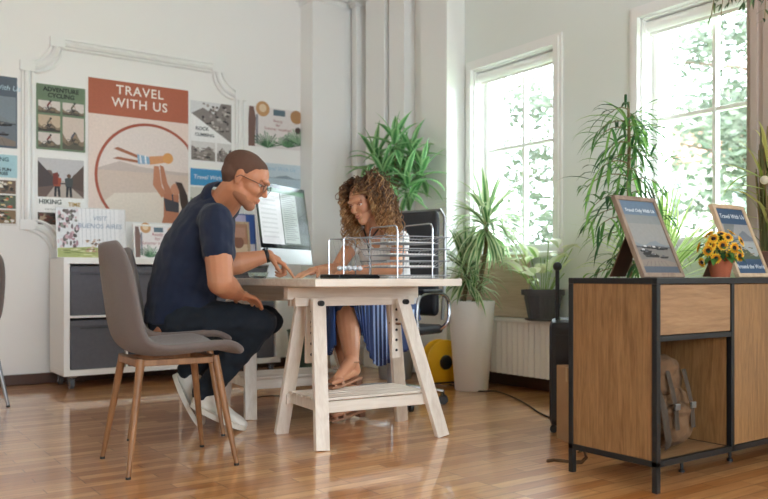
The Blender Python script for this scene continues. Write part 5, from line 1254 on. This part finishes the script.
# feet
def foot(ank, d):
    d = Vector(d).normalized(); a = Vector(ank); s = Vector((0, 0, 1)).cross(d).normalized(); o = []
    sp_ = Vector((0, 0, -1))
    o += [('c', a, .033, a-d*.02+sp_*.045, .030), ('c', a+d*.01, .034, a+d*.11+sp_*.075, .024), ('c', a-d*.015+sp_*.05, .028, a+d*.11+sp_*.082, .02)]
    for k in range(5):
        p = a+d*.11+sp_*.082+s*(.026-.013*k); o.append(('c', p, .0125, p+d*(.055-.005*k)+sp_*.006, .0085 if k else .011))
    return o
fL = W(-.62, -.75); fR = W(-.7, -.6)
body += foot(wLA, fL)+foot(wRA+Vector((0, 0, .03)), fR)
blob('body', body, .004, SKIN_W, wom, 3)
face_parts(whc, WB, .98, wom, mat('eyelid_woman', '#a56c50', .6), mat('brow_woman', '#3b261c', .8), mat('lips_woman', '#a85550', .4))
TOP = mat('white_cotton', '#ece9e6', .85, bump=.15, bscale=120)
blob('white_top', [('l', [(p, a+.01, b+.01) for p, a, b in wp[1:5]]+[(wp[5][0]-Vector((0,0,.012)), .115, .072)], WL), ('c', wLS+Vector((0,0,.0)), .060, wLS.lerp(wLE, .25), .058), ('c', wRS, .058, wRS.lerp(wRE, .2), .055), ('c', wLS, .058, W(-.02, 4.59, .955), .075), ('c', wRS, .058, W(-.05, 4.6, .955), .075)], .0055, TOP, wom, 3, .015, .06)
m = MB(); nkp = W(-.085, 4.48, 1.0)
m.tube([W(-.03, 4.485, 1.03), W(-.075, 4.46, .97), W(-.085, 4.465, .90), W(-.095, 4.485, .97), W(-.115, 4.54, 1.03)], .0045, 6); obj('necklace', m, mat('dark_bead', '#1c1a1e', .4), wom, smooth=True)
# pleated skirt
def skirt_mat():
    mm = bpy.data.materials.new('blue_pleated_cloth'); mm.use_nodes = True; b = mm.node_tree.nodes['Principled BSDF']; b.inputs['Roughness'].default_value = .6
    at = mm.node_tree.nodes.new('ShaderNodeAttribute'); at.attribute_name = 'Col'; mm.node_tree.links.new(at.outputs['Color'], b.inputs['Base Color']); return mm
SK = skirt_mat(); cb1, cb2, cb3 = lin('#3d62aa'), lin('#1b2c58'), lin('#b4c8ea')  # lighter stripe blues also carry window light put into the colour
def drape(path_top, path_bot, pleats, amp, name='skirt'):
    """pleated cloth between a top and a bottom polyline (same number of points)"""
    a = smoothpath([Vector(q) for q in path_top], 14); b = smoothpath([Vector(q) for q in path_bot], 14); n = len(a); rows = []; nr = 12
    for i in range(nr+1):
        s = i/nr; row = []
        for k in range(n):
            t_ = k/(n-1); base = a[k].lerp(b[k], s); tg = (a[min(k+1, n-1)]-a[max(k-1, 0)]).normalized(); out = tg.cross(Vector((0, 0, 1)))
            if out.length > .01: out.normalize()
            tri = abs((t_*pleats) % 1-.5)*2-.5; row.append(base+out*tri*amp*(.3+.7*s))
        rows.append(row)
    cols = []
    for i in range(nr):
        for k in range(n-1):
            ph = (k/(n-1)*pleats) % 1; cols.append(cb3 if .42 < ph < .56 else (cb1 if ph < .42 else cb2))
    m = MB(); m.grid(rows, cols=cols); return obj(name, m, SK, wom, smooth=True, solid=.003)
lap = blob('skirt_lap', [('l', [(p, a+.016, b+.016) for p, a, b in wp[0:2]], WL), ('c', wLH, .105, wLK, .076), ('c', wRH, .105, wRK, .076), ('c', wLH, .10, wRH, .10), ('c', wLK+W(.0, .0), .07, wRK, .07), ('c', wLH.lerp(wLK, .7), .08, wRH.lerp(wRK, .7), .08)], .006, mat('blue_cloth', '#2f4678', .6, bump=.1), wom, 3, .015, .04)
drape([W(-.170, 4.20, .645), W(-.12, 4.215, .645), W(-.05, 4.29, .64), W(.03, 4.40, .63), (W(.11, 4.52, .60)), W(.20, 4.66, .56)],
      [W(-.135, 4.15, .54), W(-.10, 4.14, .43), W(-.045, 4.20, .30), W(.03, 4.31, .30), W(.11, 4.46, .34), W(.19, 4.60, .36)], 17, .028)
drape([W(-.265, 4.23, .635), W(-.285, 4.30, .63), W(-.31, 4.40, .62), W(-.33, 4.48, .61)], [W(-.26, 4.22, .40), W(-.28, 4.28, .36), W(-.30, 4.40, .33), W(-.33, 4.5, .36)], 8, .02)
# sandals
SAN = mat('tan_sandal', '#a87a5c', .5)
def sandal(ank, d):
    d = Vector(d).normalized(); a = Vector(ank); s = Vector((0, 0, 1)).cross(d).normalized(); dn = Vector((0, 0, -1))
    m = MB(); m.obox(a-d*.045+dn*.083, a+d*.10+dn*.110, .062, .012, s); m.obox(a+d*.10+dn*.110, a+d*.185+dn*.113, .078, .012, s); o = obj('sandal', m, SAN, wom, bevel=.004)
    m = MB(); m.obox(a-d*.03+dn*.09, a-d*.03+dn*.118, .045, .04, s); obj('heel', m, mat('sandal_heel', '#6a4632', .6), o, bevel=.004)
    m = MB()
    m.tube([a+d*.10+dn*.105+s*.036, a+d*.10+dn*.072+s*.024, a+d*.105+dn*.058, a+d*.10+dn*.072-s*.024, a+d*.10+dn*.105-s*.036], [(.010, .003)]*5, 8, side=d)
    m.tube([a+d*.15+dn*.110+s*.036, a+d*.15+dn*.082+s*.02, a+d*.15+dn*.078, a+d*.15+dn*.082-s*.02, a+d*.15+dn*.110-s*.036], [(.010, .003)]*5, 8, side=d)
    m.tube([a+(d*math.cos(2*PI*k/16)+s*math.sin(2*PI*k/16))*.037+dn*.0 for k in range(16)], [(.004, .003)]*16, 6, closed=True)
    m.tube([a-d*.04+dn*.08, a-d*.038], [(.008, .003)]*2, 6); obj('strap', m, SAN, o, smooth=True)
sandal(wLA, fL); sandal(wRA+Vector((0, 0, .03)), fR)

# curly hair
rd = random.Random(77)
def WPt(f, s, u): return whc+WB @ Vector((f, s, u))
blob('hair', [('e', WPt(-.035, 0, .046), (.105, .095, .075), WB), ('e', WPt(-.075, 0, -.02), (.070, .100, .10), WB), ('c', WPt(-.05, .082, .01), .032, WPt(-.06, .09, -.12), .04), ('c', WPt(-.05, -.08, .01), .032, WPt(-.06, -.088, -.12), .038), ('e', WPt(-.11, 0, -.11), (.05, .10, .08), WB)], .007, mat('hair_mass', '#3a241a', .8, bump=.8, bscale=60), wom, 2, .04, .03)
def curls(n, mode):
    m = MB(); dk = [lin('#2c1b14'), lin('#4a2e20'), lin('#5c3a27')]; lt = [lin('#946238'), lin('#c08a52'), lin('#ad7a4a'), lin('#dcb07a')]
    for k in range(n):
        th = rd.uniform(0, 2*PI); ph = rd.uniform(.05, 1.12)
        el = R(90-ph*95); rf, rs_, ru = math.cos(th)*math.cos(el), math.sin(th)*math.cos(el), math.sin(el)
        if rf > .30 and ru < .85: continue
        root = WPt(-.025+rf*.092, rs_*.084, .045+ru*.070); sg = 1 if rs_ > 0 else -1
        out = WB @ Vector((min(rf, .1)*1.0, rs_*1.1+sg*.15, ru*.5)); out = out.normalized()
        L = rd.uniform(.20, .36); ns = 34; p = root.copy(); d = (out*.8+Vector((0, 0, -.15))).normalized(); pts = []; rj = rd.uniform(.70, 1.08); cr = rd.uniform(.008, .015); fr = rd.uniform(3.2, 5.5)*L/.3; ph0 = rd.uniform(0, 6.28)
        for i in range(ns):
            s = i/(ns-1); d = (d+Vector((0, 0, -.17))+out*.015+Vector((rd.uniform(-.05, .05), rd.uniform(-.05, .05), 0))).normalized(); p = p+d*(L/ns)
            lo = WB.transposed() @ (p-whc)
            if lo.x > -.005 and lo.z < .072: ym = .078+.03*min(1, max(0, lo.x/.05)); lo.y = sg*max(abs(lo.y), ym)*1.0; lo.x = min(lo.x, .075)
            rmax = (.150 if lo.z > -.02 else .168+min(.04, (-.02-lo.z)*.4))*rj+.012*math.sin(s*9+ph0)
            hr = math.hypot(lo.x+.03, lo.y)
            if hr > rmax: lo.x = -.03+(lo.x+.03)*rmax/hr; lo.y *= rmax/hr
            p = whc+WB @ lo
            a = d.orthogonal().normalized(); b = d.cross(a); w_ = cr*min(1, s*4); an = ph0+s*fr*2*PI
            pts.append(p+a*w_*math.cos(an)+b*w_*math.sin(an))
        mix_ = rd.random(); cd = rd.choice(dk); cl_ = rd.choice(lt); r0 = rd.uniform(.0018, .0032)
        for seg in range(0, ns-1, 6):
            e = min(seg+7, ns); s = max(0, min(1, (seg/ns-.1)*1.4*(.5+.8*mix_))); c = tuple(x*(1-s)+y*s for x, y in zip(cd, cl_))
            m.tube(pts[seg:e], r0*(1-.4*seg/ns), 4, c=c)
    return m
m = curls(820, 0); hm = leaf_mat('curly_hair', .5, .12); obj('curls', m, hm, wom, smooth=True)

# ================================================================ OUTSIDE
m = MB(); m.box(4.6, 60, -40, 50, -.62, -.6); struct('ground_outside', m, mat('lawn', '#7c9460', .9, var=.4, vscale=.8))
def tree(x, y, h, r, seed, n, label, cols, lw=.22):
    rd = random.Random(seed); t = thing('tree', label, 'tree', (x, y, -.6), group='trees outside the windows')
    m = MB(); tp = Vector((x, y, h*.9)); m.tube([(x, y, -.6), (x+.1, y, h*.35), (x, y+.1, h*.7), tp], [.16, .13, .08, .03], 8)
    for k in range(12):
        a = k*2.4; b = Vector((x, y, h*(.3+.05*k))); m.tube([b, b+Vector((math.cos(a)*r*.5, math.sin(a)*r*.5, .5)), b+Vector((math.cos(a)*r*.9, math.sin(a)*r*.9, .7))], [.05, .03, .012], 5)
    obj('trunk', m, mat('tree_bark', '#5d4c3e', .9), t)
    m = MB(); cl = []
    for k in range(46):
        a = rd.uniform(0, 6.28); e = math.asin(rd.uniform(-.95, 1)); q = rd.uniform(.35, 1)**.5
        cl.append(Vector((x+r*q*math.cos(a)*math.cos(e), y+r*q*math.sin(a)*math.cos(e), h*.58+h*.5*q*math.sin(e))))
    for k in range(n):
        c = rd.choice(cl); p = c+Vector((rd.gauss(0, .28), rd.gauss(0, .28), rd.gauss(0, .22))); u = Vector((rd.uniform(-1, 1), rd.uniform(-1, 1), rd.uniform(-.6, .6))).normalized(); v = u.orthogonal().normalized(); l_ = rd.uniform(.6, 1)*lw
        m.poly([p-u*l_*.5, p+v*l_*.22, p+u*l_*.5, p-v*l_*.22], jit(rd.choice(cols), rd, .1))
    obj('crown', m, OUTLEAF, t)
gc = [lin('#4b5942'), lin('#626d54'), lin('#3c4a35'), lin('#747b68'), lin('#54604a')]
tree(10.5, 5.2, 5.2, 1.9, 1, 9000, 'leafy green tree outside, filling the right side of the cabinet-side window', gc)
tree(12.2, 9.9, 6.0, 2.2, 2, 9000, 'leafy green tree outside, seen through the left part of the cabinet-side window', gc)
tree(9.6, 14.9, 6.2, 2.1, 3, 9000, 'pale leafy tree outside, seen through the window behind the planter', gc)
tree(15.5, 17.5, 7.0, 2.5, 4, 9000, 'distant hazy tree outside the window behind the planter', gc)
tree(17.5, 8.0, 7.0, 2.8, 5, 9000, 'distant tall tree behind the nearer trees outside the right window', gc)
t = thing('house', 'pale house with terracotta roof outside behind the trees', 'house', (26, 15.5, -.6))
m = MB(); m.box(24, 29, 9, 22, -.6, 4.6); obj('wall', m, mat('render_white', '#e9e2d8', .9), t)
m = MB(); m._add([(23.6, 8.6, 4.6), (29.4, 8.6, 4.6), (29.4, 22.4, 4.6), (23.6, 22.4, 4.6), (26.5, 10, 6.4), (26.5, 21, 6.4)], [(0, 1, 4), (1, 2, 5, 4), (2, 3, 5), (3, 0, 4, 5), (0, 3, 2, 1)]); obj('roof', m, mat('roof_tiles', '#b5755c', .9, var=.3, vscale=4), t)
for y in (11, 14, 17, 20):
    for z in (.6, 2.8): m = MB(); m.box(23.97, 24.0, y-.5, y+.5, z, z+1.3); obj('window_pane', m, mat('house_glass', '#7f8b92', .2), t)
